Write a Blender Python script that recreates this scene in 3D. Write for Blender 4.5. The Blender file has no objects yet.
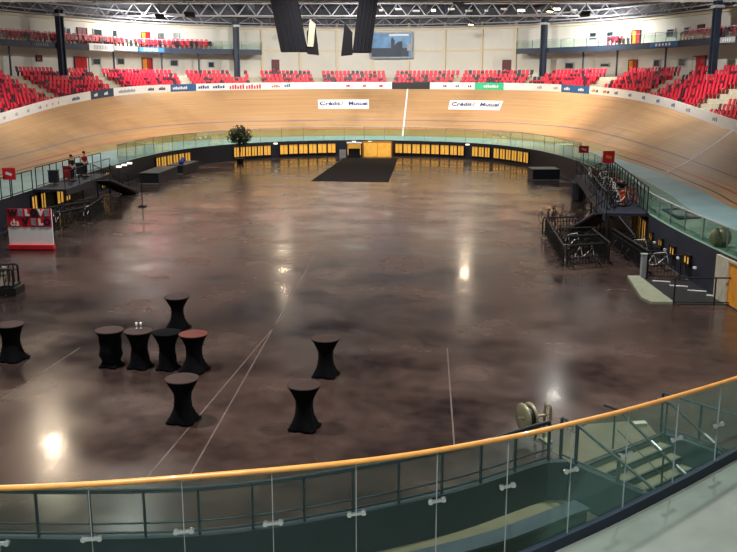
import bpy, math, random
from mathutils import Vector, Matrix
random.seed(7)
sc = bpy.context.scene
col = sc.collection
# ------------------------------------------------------------------ camera, world, exposure
cam = bpy.data.objects.new('camera', bpy.data.cameras.new('camera')); col.objects.link(cam)
cam.location = (0, 0, 8.0)
cam.rotation_euler = (math.radians(90) - math.atan(191/870), 0, 0)
cam.data.sensor_width = 36; cam.data.lens = 870/737*36
cam.data.clip_end = 400
sc.camera = cam
w = bpy.data.worlds.new('world'); sc.world = w; w.use_nodes = True
w.node_tree.nodes['Background'].inputs[0].default_value = (.75, .82, 1, 1)
w.node_tree.nodes['Background'].inputs[1].default_value = 0.25
sc.view_settings.view_transform = 'Standard'; sc.view_settings.look = 'None'
sc.view_settings.gamma = 1; sc.view_settings.exposure = 0.03
LAMP_W = 1750.0

# ------------------------------------------------------------------ materials
def lin(c):
    if isinstance(c, str): c = [int(c[i:i+2], 16) for i in (0, 2, 4)]
    return tuple(((v/255)/12.92 if v/255 <= .04045 else ((v/255+.055)/1.055)**2.4) for v in c) + (1,)
def mat(name, c, rough=.6, metal=0, var=.12, scale=3.0, emit=0, coat=0, spec=.5):
    m = bpy.data.materials.new(name); m.use_nodes = True
    nt = m.node_tree; b = nt.nodes['Principled BSDF']
    b.inputs['Roughness'].default_value = rough; b.inputs['Metallic'].default_value = metal
    c = lin(c)
    tc = nt.nodes.new('ShaderNodeTexCoord'); n = nt.nodes.new('ShaderNodeTexNoise')
    n.inputs['Scale'].default_value = scale; n.inputs['Detail'].default_value = 4
    nt.links.new(tc.outputs['Object'], n.inputs['Vector'])
    r = nt.nodes.new('ShaderNodeValToRGB')
    r.color_ramp.elements[0].position = .3; r.color_ramp.elements[1].position = .7
    r.color_ramp.elements[0].color = tuple(v*(1-var) for v in c[:3]) + (1,)
    r.color_ramp.elements[1].color = tuple(min(1, v*(1+var)) for v in c[:3]) + (1,)
    nt.links.new(n.outputs['Fac'], r.inputs[0]); nt.links.new(r.outputs[0], b.inputs['Base Color'])
    if emit:
        nt.links.new(r.outputs[0], b.inputs['Emission Color']); b.inputs['Emission Strength'].default_value = emit
    b.inputs['Specular IOR Level'].default_value = spec
    if coat: b.inputs['Coat Weight'].default_value = coat
    return m
def glass(name, tint, refl=.02):
    m = bpy.data.materials.new(name); m.use_nodes = True; nt = m.node_tree; nt.nodes.clear()
    o = nt.nodes.new('ShaderNodeOutputMaterial'); mx = nt.nodes.new('ShaderNodeMixShader')
    t = nt.nodes.new('ShaderNodeBsdfTransparent'); g = nt.nodes.new('ShaderNodeBsdfGlossy')
    lw = nt.nodes.new('ShaderNodeLayerWeight'); lw.inputs[0].default_value = .25
    mu = nt.nodes.new('ShaderNodeMath'); mu.operation = 'MULTIPLY_ADD'; mu.inputs[1].default_value = .25; mu.inputs[2].default_value = refl
    t.inputs[0].default_value = tint + (1,); g.inputs[0].default_value = (.6, .8, .76, 1); g.inputs['Roughness'].default_value = .05
    nt.links.new(lw.outputs['Fresnel'], mu.inputs[0]); nt.links.new(mu.outputs[0], mx.inputs[0])
    nt.links.new(t.outputs[0], mx.inputs[1]); nt.links.new(g.outputs[0], mx.inputs[2]); nt.links.new(mx.outputs[0], o.inputs[0])
    return m
def floor_mat():
    m = bpy.data.materials.new('polished_concrete'); m.use_nodes = True; nt = m.node_tree; b = nt.nodes['Principled BSDF']
    tc = nt.nodes.new('ShaderNodeTexCoord'); N = []
    for sc_, det, xs in ((.06, 5, 1.0), (.35, 6, 1.0), (2.2, 6, 1.0)):
        mp = nt.nodes.new('ShaderNodeMapping'); mp.inputs['Scale'].default_value = (xs, 1, 1); mp.inputs['Rotation'].default_value = (0, 0, .3)
        n = nt.nodes.new('ShaderNodeTexNoise'); n.inputs['Scale'].default_value = sc_; n.inputs['Detail'].default_value = det
        nt.links.new(tc.outputs['Object'], mp.inputs[0]); nt.links.new(mp.outputs[0], n.inputs['Vector']); N.append(n)
    a = nt.nodes.new('ShaderNodeMath'); a.operation = 'MULTIPLY_ADD'; a.inputs[1].default_value = .45
    nt.links.new(N[0].outputs['Fac'], a.inputs[0])
    a2 = nt.nodes.new('ShaderNodeMath'); a2.operation = 'MULTIPLY_ADD'; a2.inputs[1].default_value = .33
    nt.links.new(N[1].outputs['Fac'], a2.inputs[0])
    a3 = nt.nodes.new('ShaderNodeMath'); a3.operation = 'MULTIPLY'; a3.inputs[1].default_value = .22
    nt.links.new(N[2].outputs['Fac'], a3.inputs[0]); nt.links.new(a3.outputs[0], a2.inputs[2]); nt.links.new(a2.outputs[0], a.inputs[2])
    r = nt.nodes.new('ShaderNodeValToRGB'); e = r.color_ramp.elements
    e[0].position = .38; e[0].color = FLOOR_A; e[1].position = .62; e[1].color = FLOOR_B
    nt.links.new(a.outputs[0], r.inputs[0]); nt.links.new(r.outputs[0], b.inputs['Base Color'])
    mr = nt.nodes.new('ShaderNodeMapRange'); mr.inputs['From Min'].default_value = .3; mr.inputs['From Max'].default_value = .7
    mr.inputs['To Min'].default_value = .10; mr.inputs['To Max'].default_value = .32; b.inputs['Specular IOR Level'].default_value = .46
    nt.links.new(N[1].outputs['Fac'], mr.inputs[0]); nt.links.new(mr.outputs[0], b.inputs['Roughness'])
    bp = nt.nodes.new('ShaderNodeBump'); bp.inputs['Strength'].default_value = .03; bp.inputs['Distance'].default_value = .3
    nt.links.new(N[1].outputs['Fac'], bp.inputs['Height']); nt.links.new(bp.outputs[0], b.inputs['Normal'])
    return m
FLOOR_A = lin((24, 20, 24)); FLOOR_B = lin((80, 63, 56))
def wood_mat():
    m = bpy.data.materials.new('track_wood'); m.use_nodes = True; nt = m.node_tree; b = nt.nodes['Principled BSDF']
    b.inputs['Roughness'].default_value = .5
    uv = nt.nodes.new('ShaderNodeUVMap'); mp = nt.nodes.new('ShaderNodeMapping'); mp.inputs['Scale'].default_value = (.06, 3.2, 1)
    n = nt.nodes.new('ShaderNodeTexNoise'); n.inputs['Scale'].default_value = 3; n.inputs['Detail'].default_value = 6
    n2 = nt.nodes.new('ShaderNodeTexNoise'); n2.inputs['Scale'].default_value = .12; n2.inputs['Detail'].default_value = 5
    tc = nt.nodes.new('ShaderNodeTexCoord')
    nt.links.new(uv.outputs[0], mp.inputs[0]); nt.links.new(mp.outputs[0], n.inputs['Vector']); nt.links.new(tc.outputs['Object'], n2.inputs['Vector'])
    r = nt.nodes.new('ShaderNodeValToRGB'); e = r.color_ramp.elements
    e[0].position = .3; e[0].color = lin((160, 124, 86)); e[1].position = .7; e[1].color = lin((190, 153, 112))
    nt.links.new(n.outputs['Fac'], r.inputs[0])
    r2 = nt.nodes.new('ShaderNodeValToRGB'); e = r2.color_ramp.elements
    e[0].position = .32; e[0].color = (.62, .6, .55, 1); e[1].position = .5; e[1].color = (1, 1, 1, 1)
    nt.links.new(n2.outputs['Fac'], r2.inputs[0])
    mx = nt.nodes.new('ShaderNodeMixRGB'); mx.blend_type = 'MULTIPLY'; mx.inputs[0].default_value = .8
    nt.links.new(r.outputs[0], mx.inputs[1]); nt.links.new(r2.outputs[0], mx.inputs[2]); nt.links.new(mx.outputs[0], b.inputs['Base Color'])
    return m
W = dict(
 floor=floor_mat(), track=wood_mat(),
 lowtrack=mat('olive_lower_boards', (150, 132, 84), .5, scale=.4, var=.15),
 blue=mat('pale_blue_paint', (138, 172, 178), .5, scale=.5), green=mat('grey_green_paint', (112, 138, 124), .6, scale=.6),
 navy=mat('navy_wall_paint', (30, 36, 52), .6), dnavy=mat('dark_slate_paint', (36, 48, 58), .6, scale=2),
 cream=mat('cream_wall', (214, 214, 206), .8, var=.05, scale=.3), beam=mat('cream_steel', (214, 204, 178), .6, var=.05),
 conc=mat('pale_concrete', (184, 178, 160), .85), tan=mat('tan_concrete', (112, 104, 82), .85, var=.1, scale=2),
 grey=mat('grey_concrete', (116, 126, 120), .8, scale=2), roof=mat('roof_deck', (104, 106, 114), .8, scale=.4, var=.3),
 steel=mat('grey_steel', (176, 180, 188), .5, .2), dsteel=mat('dark_blue_steel', (36, 48, 66), .5, .2),
 black=mat('black_metal', (13, 13, 16), .6, .1), blackp=mat('black_plastic', (18, 18, 20), .5),
 chrome=mat('chrome', (205, 210, 212), .25, .9, var=.03), wood=mat('honey_wood', (226, 160, 82), .35, var=.12, scale=6, coat=.3),
 red=mat('red_seat', (214, 36, 66), .5, var=.1), dred=mat('dark_seat', (66, 24, 48), .5), doorred=mat('red_door', (176, 22, 34), .5),
 doordk=mat('dark_red_door', (92, 28, 38), .5), doory=mat('amber_door', (226, 150, 40), .6), white=mat('white_panel', (232, 232, 232), .5, var=.04),
 blackb=mat('black_board', (26, 26, 30), .5), greenb=mat('green_board', (40, 186, 140), .5), blueb=mat('blue_board', (42, 96, 150), .5),
 navyb=mat('navy_board', (32, 62, 92), .5), cloth=mat('black_stretch_cloth', (5, 5, 9), .95, scale=20, var=.05, spec=.12),
 ttop=mat('brown_table_top', (58, 44, 42), .7, scale=4, spec=.2), carpet=mat('black_carpet', (15, 13, 16), .95, scale=30, spec=.15),
 signred=mat('red_print', (206, 26, 40), .5), pink=mat('pink_print', (214, 34, 110), .5), sgrey=mat('grey_print', (150, 156, 160), .5),
 leaf=mat('dark_green_leaf', (30, 52, 30), .6, var=.4, scale=6), bark=mat('bark', (70, 52, 40), .9), pot=mat('dark_pot', (40, 38, 38), .7),
 skin=mat('skin', (196, 150, 124), .6), redcl=mat('red_cloth', (150, 30, 36), .9), dkcl=mat('dark_cloth', (24, 26, 34), .9), orcl=mat('orange_cloth', (214, 84, 40), .9),
 hair=mat('dark_hair', (32, 24, 20), .8), ramp=mat('pale_green_concrete', (128, 134, 114), .8), lit=mat('lit_amber_glass', (246, 180, 76), .4, emit=.55, var=.15, scale=4),
 lamp=mat('lamp_glass', (255, 240, 214), .4, emit=7, var=.01), warm=mat('warm_lamp_glass', (255, 206, 140), .4, emit=12, var=.01),
 screen=mat('led_screen_image', (40, 104, 148), .4, emit=.35, var=.5, scale=.9), wdark=mat('dark_window_glass', (44, 58, 60), .15),
 glass=glass('tinted_safety_glass', (.84, .94, .92)), fglass=glass('clear_guard_glass', (.88, .95, .92), .03),
 bluecl=mat('blue_cloth', (40, 52, 150), .9), yel=mat('yellow_plastic', (230, 210, 40), .5), navyl=mat('navy_letter', (30, 50, 120), .5), reel=mat('pale_metal_disc', (150, 148, 120), .4, .5),
)
# ------------------------------------------------------------------ helpers
class MB:
    def __init__(s): s.v = []; s.f = []; s.uv = []
    def add(s, vs, fs):
        k = len(s.v); s.v += [tuple(p) for p in vs]; s.f += [tuple(i+k for i in f) for f in fs]; return s
    def box(s, c, sz, rz=0, m=None):
        x, y, z = [d/2 for d in sz]; M = Matrix.Translation(c) @ Matrix.Rotation(rz, 4, 'Z')
        if m is not None: M = M @ m
        vs = [M @ Vector(p) for p in ((-x,-y,-z),(x,-y,-z),(x,y,-z),(-x,y,-z),(-x,-y,z),(x,-y,z),(x,y,z),(-x,y,z))]
        return s.add(vs, [(0,3,2,1),(4,5,6,7),(0,1,5,4),(1,2,6,5),(2,3,7,6),(3,0,4,7)])
    def tube(s, pts, r, n=8, cap=True):
        pts = [Vector(p) for p in pts]; rings = []; up = None
        for i, p in enumerate(pts):
            d = (pts[min(i+1, len(pts)-1)] - pts[max(i-1, 0)]).normalized()
            a = d.cross(Vector((0, 0, 1)))
            if a.length < .05: a = d.cross(Vector((1, 0, 0)))
            a.normalize(); b = a.cross(d)
            rr = r[i] if isinstance(r, (list, tuple)) else r
            rings.append([p + (a*math.cos(t) + b*math.sin(t))*rr for t in [2*math.pi*k/n for k in range(n)]])
        vs = [q for ring in rings for q in ring]; fs = []
        for i in range(len(pts)-1):
            for k in range(n): fs.append((i*n+k, i*n+(k+1)%n, (i+1)*n+(k+1)%n, (i+1)*n+k))
        if cap: fs.append(tuple(range(n))[::-1]); fs.append(tuple((len(pts)-1)*n+k for k in range(n)))
        return s.add(vs, fs)
    def lathe(s, prof, c=(0,0,0), n=24, M=None, sq=0):
        vs = []
        for r, z in prof:
            for k in range(n):
                t = 2*math.pi*k/n
                p = Vector((r*math.cos(t), r*math.sin(t), z))
                if M is not None: p = M @ p
                vs.append(p + Vector(c))
        fs = [(i*n+k, i*n+(k+1)%n, (i+1)*n+(k+1)%n, (i+1)*n+k) for i in range(len(prof)-1) for k in range(n)]
        fs.append(tuple(range(n))[::-1]); fs.append(tuple((len(prof)-1)*n+k for k in range(n)))
        return s.add(vs, fs)
    def strip(s, rows):     # rows = list of equally long point lists
        n = len(rows[0]); vs = [p for r in rows for p in r]
        return s.add(vs, [(i*n+j, i*n+j+1, (i+1)*n+j+1, (i+1)*n+j) for i in range(len(rows)-1) for j in range(n-1)])
    def loft(s, rows):      # closed sections with end caps
        n = len(rows[0]); vs = [p for r in rows for p in r]
        fs = [(i*n+j, i*n+(j+1)%n, (i+1)*n+(j+1)%n, (i+1)*n+j) for i in range(len(rows)-1) for j in range(n)]
        fs += [tuple(range(n))[::-1], tuple((len(rows)-1)*n+j for j in range(n))]
        return s.add(vs, fs)
    def prism(s, poly, z0, z1):
        n = len(poly); vs = [(x, y, z0) for x, y in poly] + [(x, y, z1) for x, y in poly]
        return s.add(vs, [tuple(range(n))[::-1], tuple(range(n, 2*n))] + [(i, (i+1)%n, n+(i+1)%n, n+i) for i in range(n)])
    def build(s, name, m, parent=None, smooth=False, world=True, origin=None):
        o0 = Vector(parent.location) if (parent is not None and world) else Vector((0, 0, 0))
        if parent is not None and world and parent.parent is not None: o0 = Vector(parent['base'])
        if parent is None and origin is not None: o0 = Vector(origin)
        me = bpy.data.meshes.new(name); me.from_pydata([Vector(p) - o0 for p in s.v], [], s.f); me.update()
        ms = m if isinstance(m, list) else [m]
        for q in ms: me.materials.append(q)
        if smooth:
            for p in me.polygons: p.use_smooth = True
        o = bpy.data.objects.new(name, me); col.objects.link(o)
        if parent is not None:
            o.parent = parent; o['base'] = list(o0)
        elif origin is not None: o.location = o0
        return o
def thing(name, label, cat, loc=(0,0,0), rz=0, group=None):
    o = bpy.data.objects.new(name, None); col.objects.link(o); o.location = loc; o.rotation_euler = (0, 0, rz)
    o.empty_display_size = .1; o['label'] = label; o['category'] = cat
    if group: o['group'] = group
    return o
def tag(o, label, cat, group=None):
    o['label'] = label; o['category'] = cat
    if group: o['group'] = group
    return o
def struct(o): o['kind'] = 'structure'; return o
def dup(root, loc, rz, label=None):
    r = root.copy(); col.objects.link(r); r.location = loc; r.rotation_euler = (0, 0, rz)
    if label: r['label'] = label
    for ch in list(root.children):
        c = ch.copy(); col.objects.link(c); c.parent = r
        for g in ch.children:
            d = g.copy(); col.objects.link(d); d.parent = c
    return r
def text_mesh(name, txt, size, m, parent, M, bold=0, extrude=.01):
    cu = bpy.data.curves.new('t', 'FONT'); cu.body = txt; cu.size = size; cu.align_x = 'CENTER'; cu.align_y = 'CENTER'; cu.extrude = extrude; cu.offset = bold
    t = bpy.data.objects.new('t', cu); col.objects.link(t)
    bpy.context.view_layer.update()
    me = bpy.data.meshes.new_from_object(t.evaluated_get(bpy.context.evaluated_depsgraph_get()))
    bpy.data.objects.remove(t); me.materials.clear(); me.materials.append(m); me.transform(M)
    o = bpy.data.objects.new(name, me); col.objects.link(o); o.parent = parent
    return o
def P3(a, b, c): # frame: x axis a, y axis b, at c
    a = Vector(a).normalized(); b = Vector(b).normalized(); n = a.cross(b)
    return Matrix(((a.x, b.x, n.x, c[0]), (a.y, b.y, n.y, c[1]), (a.z, b.z, n.z, c[2]), (0, 0, 0, 1)))
# ordinal words
ORD = ['first','second','third','fourth','fifth','sixth','seventh','eighth','ninth','tenth','eleventh','twelfth','thirteenth','fourteenth','fifteenth','sixteenth','seventeenth','eighteenth','nineteenth','twentieth']
def ordw(n): return ORD[n] if n < 20 else ('twenty-' + ORD[n-20] if n < 29 else ('thirtieth' if n == 29 else ('thirty-' + ORD[n-30] if n < 39 else 'fortieth')))

# ------------------------------------------------------------------ bowl geometry: inner wall | apron edge | track top
ST = [(-20.3,5,-25,5,-31.5,5,3.4),(-20.3,30,-24.6,30,-31.2,30,3.4),(-20.3,47.8,-24.4,48,-31,48,3.6),(-20.4,60,-24.4,61,-31,61,4.0),
(-20.2,68,-24.4,71.6,-31,74,4.8),(-19.9,78,-24.1,83,-30,86.5,6.0),(-18.3,86.5,-21.9,92,-27,97,6.9),(-14.1,95,-16.5,101,-21,107,7.3),
(-5.5,100.6,-5.8,106,-6.5,112.5,7.5),(3.6,100.6,3.8,106,4.2,112.5,7.5),(12,95.5,14,101,17.5,107.5,7.4),(16,87,19.3,92,24.5,97,7.0),
(17.4,76,20.7,81,27.3,85,6.2),(17,64,20.6,66,28,70,4.75),(15,50,19.4,51,27,53,3.6),(13.75,42,18.1,42.5,25.5,43,3.4),
(13.4,32,17.3,32,24.5,32,3.3),(14,18,17,18,24,18,3.3)]
NS = len(ST); U0, U1 = 0.6, NS-1.05
def cv(u):
    i = max(0, min(NS-2, int(math.floor(u)))); t = u-i
    p = [ST[max(0, min(NS-1, i+k))] for k in (-1, 0, 1, 2)]
    return [0.5*(2*b+(c-a)*t+(2*a-5*b+4*c-d)*t*t+(3*b-a-3*c+d)*t**3) for a, b, c, d in zip(*p)]
def nrm(u, k=4):
    a = cv(max(0, u-.05)); b = cv(min(NS-1.001, u+.05)); dx, dy = b[k]-a[k], b[k+1]-a[k+1]; l = math.hypot(dx, dy)
    return (-dy/l, dx/l)
TOP = 8.9; RH = .42; RD = .8
def depth(u): return .9+RD*((TOP-cv(u)[6]-.35)/RH+1)
def off(u, o, z):
    c = cv(u); n = nrm(u); return (c[4]+n[0]*o, c[5]+n[1]*o, z)
def inw(u, o, z):   # offset towards the infield from the inner wall
    c = cv(u); n = nrm(u, 0); return (c[0]-n[0]*o, c[1]-n[1]*o, z)
def trk(u, f, h=0):
    c = cv(u); s = f - .16*math.sin(math.pi*f)*0  # section
    zz = 2.0+(c[6]-2.0)*(f**1.12)
    return (c[2]+(c[4]-c[2])*f, c[3]+(c[5]-c[3])*f, zz+h)
def us(a, b, step=.06):
    n = max(2, int(round((b-a)/step))); return [a+(b-a)*i/n for i in range(n+1)]
ALL = us(U0, U1)
WZ = 1.8

# near edge curves
def crv(P, t):
    i = max(0, min(len(P)-2, int(t))); t -= i
    p = [P[max(0, min(len(P)-1, i+k))] for k in (-1, 0, 1, 2)]
    return tuple(0.5*(2*b+(c-a)*t+(2*a-5*b+4*c-d)*t*t+(3*b-a-3*c+d)*t**3) for a, b, c, d in zip(*p))
def arc(P, step):   # resample a polyline by arc length
    pts = [crv(P, k*(len(P)-1)/400) for k in range(401)]; out = [pts[0]]; acc = 0
    for a, b in zip(pts, pts[1:]):
        d = math.dist(a, b)
        while acc + d >= step:
            t = (step-acc)/d; a = tuple(x+(y-x)*t for x, y in zip(a, b)); out.append(a); d = math.dist(a, b); acc = 0
        acc += d
    return out
BAL = [(-10, 8.75), (-7, 8.55), (-3.93, 8.58), (-1.85, 8.87), (.13, 9.32), (1.68, 9.93), (2.6, 10.4), (3.65, 11.0), (5.41, 12.15), (7.2, 13.5), (9, 15.1)]
RAIL = [(-20.3, 15.6), (-12, 14.6), (-6.63, 14.26), (-3.65, 14.28), (-1.76, 14.64), (.11, 15.33), (1.73, 16.08), (2.66, 16.67), (3.56, 17.29), (4.1, 17.6)]
SD = Vector((.6, -.8, 0)); SL = Vector((4.5, 17.3, 0)); SR = Vector((6.85, 19.1, 0))
railpts = arc(RAIL, .5)
# infield floor
inner = [(cv(u)[0], cv(u)[1]) for u in ALL]
rp = Vector((SR.x, SR.y, 0)) + SD*2.6
poly = railpts + [(4.3, 17.5), (4.5, 17.3), (6.85, 19.1), (rp.x, rp.y), (9.2, 15.9), (14, 18)] + inner[::-1]
m = MB(); n = len(poly); m.add([(x, y, 0) for x, y in poly], [tuple(range(n))])
struct(m.build('floor', W['floor']))
# sunken walkway in front of the camera's terrace
m = MB(); m.add([(-20, 4, -.85), (14, 4, -.85), (14, 19.5, -.85), (-20, 19.5, -.85)], [(0, 1, 2, 3)])
struct(m.build('sunken_floor', W['tan']))
m = MB(); e = railpts + [(4.3, 17.5)]
m.strip([[(x, y, 0.04) for x, y in e], [(x, y, -.86) for x, y in e]])
m.strip([[(x, y, 0.04) for x, y in e], [(x-.02, y+.16, 0.04) for x, y in e]])
m.strip([[(x-.02, y+.16, 0.04) for x, y in e], [(x-.02, y+.16, 0.0) for x, y in e]])
struct(m.build('wall_sunken', W['dnavy']))
m = MB()
a = Vector((4.3, 17.45, 0)); b = a + SD*2.4; q = Vector((.16, .12, 0))
m.prism([(a.x, a.y), (b.x, b.y), ((b+q).x, (b+q).y), ((a+q).x, (a+q).y)], -.85, .06)
struct(m.build('wall_stair_left', W['dnavy']))
m = MB(); a = Vector(SR); b = a + SD*2.6
m.prism([(a.x, a.y), (b.x, b.y), ((b+q).x, (b+q).y), ((a+q).x, (a+q).y)], -.85, .06)
struct(m.build('wall_stair_right', W['dnavy']))
# near terrace with the guard's kerb, viewing platform
bp = arc(BAL, .25)
poly = [(x, y) for x, y in bp] + [(20, 15.1), (20, 1.9), (-14, 1.9), (-14, 8.8)]
zt = lambda x: 2.5-max(0, min(.62, (5.5-x)*.13))
m = MB(); m.strip([[(x, y, zt(x)) for x, y in bp], [(x+max(0, x-5)*.2, 1.9, zt(x)) for x, y in bp]]); m.strip([[(x, y, zt(x)) for x, y in bp], [(x, y, zt(x)-.3) for x, y in bp]])
m.add([(bp[-1][0], bp[-1][1], 2.5), (20, 15.1, 2.5), (20, 1.9, 2.5), (bp[-1][0]+max(0, bp[-1][0]-5)*.2, 1.9, 2.5)], [(0, 1, 2, 3)])
struct(m.build('terrace', W['grey']))
m = MB(); m.strip([[(x, y, 1.9) for x, y in bp], [(x+.02, y-.05, -.85) for x, y in bp]]); struct(m.build('wall_near', W['dnavy']))
m = MB(); m.box((3, -5, 3.15), (34, 14, 6.3)); struct(m.build('viewing_platform', W['grey']))

# ------------------------------------------------------------------ apron, wall, track
m = MB(); m.strip([[inw(u, -.02, 0) for u in ALL], [inw(u, 0, WZ) for u in ALL]]); struct(m.build('wall_infield', W['navy']))
def lerp(u, f): c = cv(u); return (c[0]+(c[2]-c[0])*f, c[1]+(c[3]-c[1])*f, WZ+.2*f)
UG = 11.6
m = MB(); m.strip([[lerp(u, 0) for u in us(U0, UG)], [lerp(u, 1) for u in us(U0, UG)]])
b0 = [lerp(u, max(0, min(.52, (u-UG)*.35)) if u < 15.6 else min(1, .52+(u-15.6)*4)) for u in us(UG, U1)]
m.strip([b0, [lerp(u, 1) for u in us(UG, U1)]]); struct(m.build('apron', W['blue']))
m = MB(); m.strip([[lerp(u, 0) for u in us(UG, U1)], b0]); struct(m.build('apron_walkway', W['green']))
m = MB(); fr = [i/10 for i in range(11)]; rows = [[trk(u, f) for u in ALL] for f in fr]; m.strip(rows)
t = m.build('track', W['track'], smooth=True); struct(t)
uvl = t.data.uv_layers.new(name='UVMap'); nA = len(ALL)
for lp in t.data.loops:
    vi = lp.vertex_index; uvl.data[lp.index].uv = ((vi % nA)*.06*6, (vi//nA)*.7)
m = MB(); far = us(4.5, 12.6); m.strip([[trk(u, .0, .012) for u in far], [trk(u, .09, .012) for u in far], [trk(u, .17, .012) for u in far]])
tag(struct(m.build('trim_1', W['lowtrack'])), 'dull lower boards of the track', 'track')  # lowest boards of the far bend given an olive tone
def track_line(name, u, f0, f1, du, wd=.09):
    m = MB(); fs_ = [f0+(f1-f0)*i/12 for i in range(13)]
    A = [Vector(trk(u+du*f, f, .02)) for f in fs_]; t_ = Vector((nrm(u)[1], -nrm(u)[0], 0))
    m.strip([[p-t_*wd for p in A], [p+t_*wd for p in A]]); struct(m.build(name, W['white']))
track_line('trim_2', 9.03, 0, 1, .03); track_line('trim_3', 13.39, .02, 1, -.25, .12)
for i, (f, mm, wd) in enumerate(((.06, 'blackb', .012), (.16, 'signred', .01), (.36, 'blueb', .008))):
    m = MB(); m.strip([[trk(u, f-wd/2, .02) for u in ALL], [trk(u, f+wd/2, .02) for u in ALL]]); struct(m.build('trim_%d' % (4+i), W[mm]))
# banners lying on the banking
for (ua, ub, side) in ((8.0, 8.612, 'left'), (9.456, 9.945, 'right')):
    m = MB(); A = us(ua, ub, .1)
    m.strip([[trk(u, .60, .035) for u in A], [trk(u, .78, .035) for u in A]]); m.strip([[trk(u, .60, .0) for u in A], [trk(u, .60, .035) for u in A]])
    c = trk((ua+ub)/2, .69, .06); o = thing('track_banner', 'white lettered banner on the %s of the finish line, lying on the far banking' % side, 'banner', c)
    m.build('banner_sheet', W['white'], o)
    ax = Vector(trk(ub, .69)) - Vector(trk(ua, .69)); ay = Vector(trk((ua+ub)/2, .78)) - Vector(trk((ua+ub)/2, .60))
    L = ax.length; ay = (ay - ay.dot(ax.normalized())*ax.normalized())
    for nm_, tx, mm_, dx_ in (('lettering', 'Crédit    Mutuel', 'navyl', 0), ('emblem', '/', 'signred', -.35)):
        t_ = text_mesh(nm_, tx, .92, W[mm_], o, Matrix.Translation((dx_, 0, 0)), .012)
        for v in t_.data.vertices: v.co = Vector(trk((ua+ub)/2+v.co.x/L*(ub-ua), .685+v.co.y*.18/ay.length, .13+v.co.z)) - Vector(c)
# ------------------------------------------------------------------ perimeter advertising boards
def arc_len(ua, ub):
    P = [off(u, 0, 0) for u in us(ua, ub, .05)]; return sum(math.dist(a, b) for a, b in zip(P, P[1:]))
def board(ua, ub, mm, label, marks):
    A = us(ua, ub, .06); z = lambda u: cv(u)[6]
    m = MB(); sec = [[off(u, .06, z(u)-.1), off(u, .06, z(u)+.84), off(u, .16, z(u)+.84), off(u, .16, z(u)-.1)] for u in A]; m.loft(sec)
    um = (ua+ub)/2; o = thing('advertising_board', label, 'advertising board', off(um, .06, z(um)))
    m.build('panel', W[mm], o)
    for mk, cc, size in marks:
        mb = MB(); last = None
        for f, w_, h0, h1 in mk:
            u = ua+(ub-ua)*f; du = w_/max(1, arc_len(ua, ub))*(ub-ua)
            if last is not None and (f-last)*(ub-ua) > du*2.2: mb.build('print', W[cc], o); mb = MB()
            last = f
            mb.strip([[off(u+k*du, .045, z(u)+h0) for k in (0, 1)], [off(u+k*du, .045, z(u)+h1) for k in (0, 1)]])
        if mb.v: mb.build('print', W[cc], o)
def word(f, L, n, h=.3, w_=.18, base=.25):   # indistinct short strokes standing for print too small to read
    out = []
    for k in range(n):
        hh = h*(.75+.5*((k*7) % 3)/3); out.append((f+k*(w_*1.45)/L, w_, base, base+hh))
    return out
def words(L, n, k, f0=.05, f1=.85, **kw):
    r = []
    for i in range(n): r += word(f0+(f1-f0)*i/max(1, n-1), L, k, **kw)
    return r
BD = [(3.2, 4.05, 'white', 'leftmost white board below the stand at the left frame edge', [(words(12, 3, 3), 'sgrey', 0)]),
 (4.05, 5.522, 'white', 'long white board with small grey and red prints below the left stand', [(words(20, 4, 2, .02, .4), 'sgrey', 0), (words(20, 4, 1, .42, .62), 'signred', 0), (words(20, 1, 7, .78, .8), 'navyl', 0)]),
 (5.522, 5.896, 'navyb', 'dark navy board between two white boards on the left', [(words(5, 2, 3, .15, .6), 'white', 0)]),
 (5.896, 6.388, 'white', 'white board with one line of grey print right of the navy board', [(words(7, 1, 14, .15, .15), 'sgrey', 0)]),
 (6.388, 6.738, 'white', 'white board with two dark prints on the left curve', [(words(5, 2, 5, .1, .55), 'blackb', 0)]),
 (6.738, 7.026, 'blueb', 'mid blue board with white print on the left curve', [(words(4, 1, 9, .1, .1), 'white', 0)]),
 (7.026, 7.298, 'white', 'white board with two navy prints left of the red lettered one', [(words(4.4, 2, 5, .08, .55, h=.35, w_=.22), 'navyl', 0)]),
 (7.298, 7.566, 'white', 'white board crowded with red print', [(words(4.4, 2, 6, .04, .5, h=.5, w_=.22, base=.12), 'signred', 0)]),
 (7.566, 8.136, 'white', 'white board with orange and blue marks under the first far seating block', [(words(9, 1, 4, .1, .1), 'orcl', 0), (words(9, 1, 3, .27, .3, h=.4), 'blueb', 0)]),
 (8.136, 8.892, 'white', 'white board with three red dots left of the black board', [(words(12, 3, 2, .25, .8, w_=.24), 'signred', 0)]),
 (8.892, 9.264, 'blackb', 'plain black board behind the finish line', []),
 (9.264, 9.642, 'white', 'white board with three dark dots left of the green board', [(words(6, 3, 2, .3, .85), 'navyl', 0)]),
 (9.642, 9.90, 'greenb', 'bright green board below the far seats', [(words(4, 1, 8, .3, .3), 'white', 0)]),
 (9.90, 10.56, 'white', 'white board with faint print right of the green board', [(words(9, 2, 3, .55, .85), 'sgrey', 0)]),
 (10.56, 10.94, 'blueb', 'blue board with a white mark on the right curve', [(words(5, 2, 4, .1, .6), 'white', 0)]),
 (10.94, 11.268, 'white', 'white board with yellow and black marks on the right curve', [(words(5, 2, 3, .1, .6), 'doory', 0), (words(5, 2, 2, .28, .8), 'blackb', 0)]),
 (11.268, 12.386, 'white', 'long white board with small blue marks on the right', [(words(16, 5, 3, .05, .9), 'blueb', 0)]),
 (12.386, 14.6, 'white', 'rightmost white board running out at the right frame edge', [(words(26, 6, 3, .05, .9), 'blueb', 0)])]
for b_ in BD: board(*b_)
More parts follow.
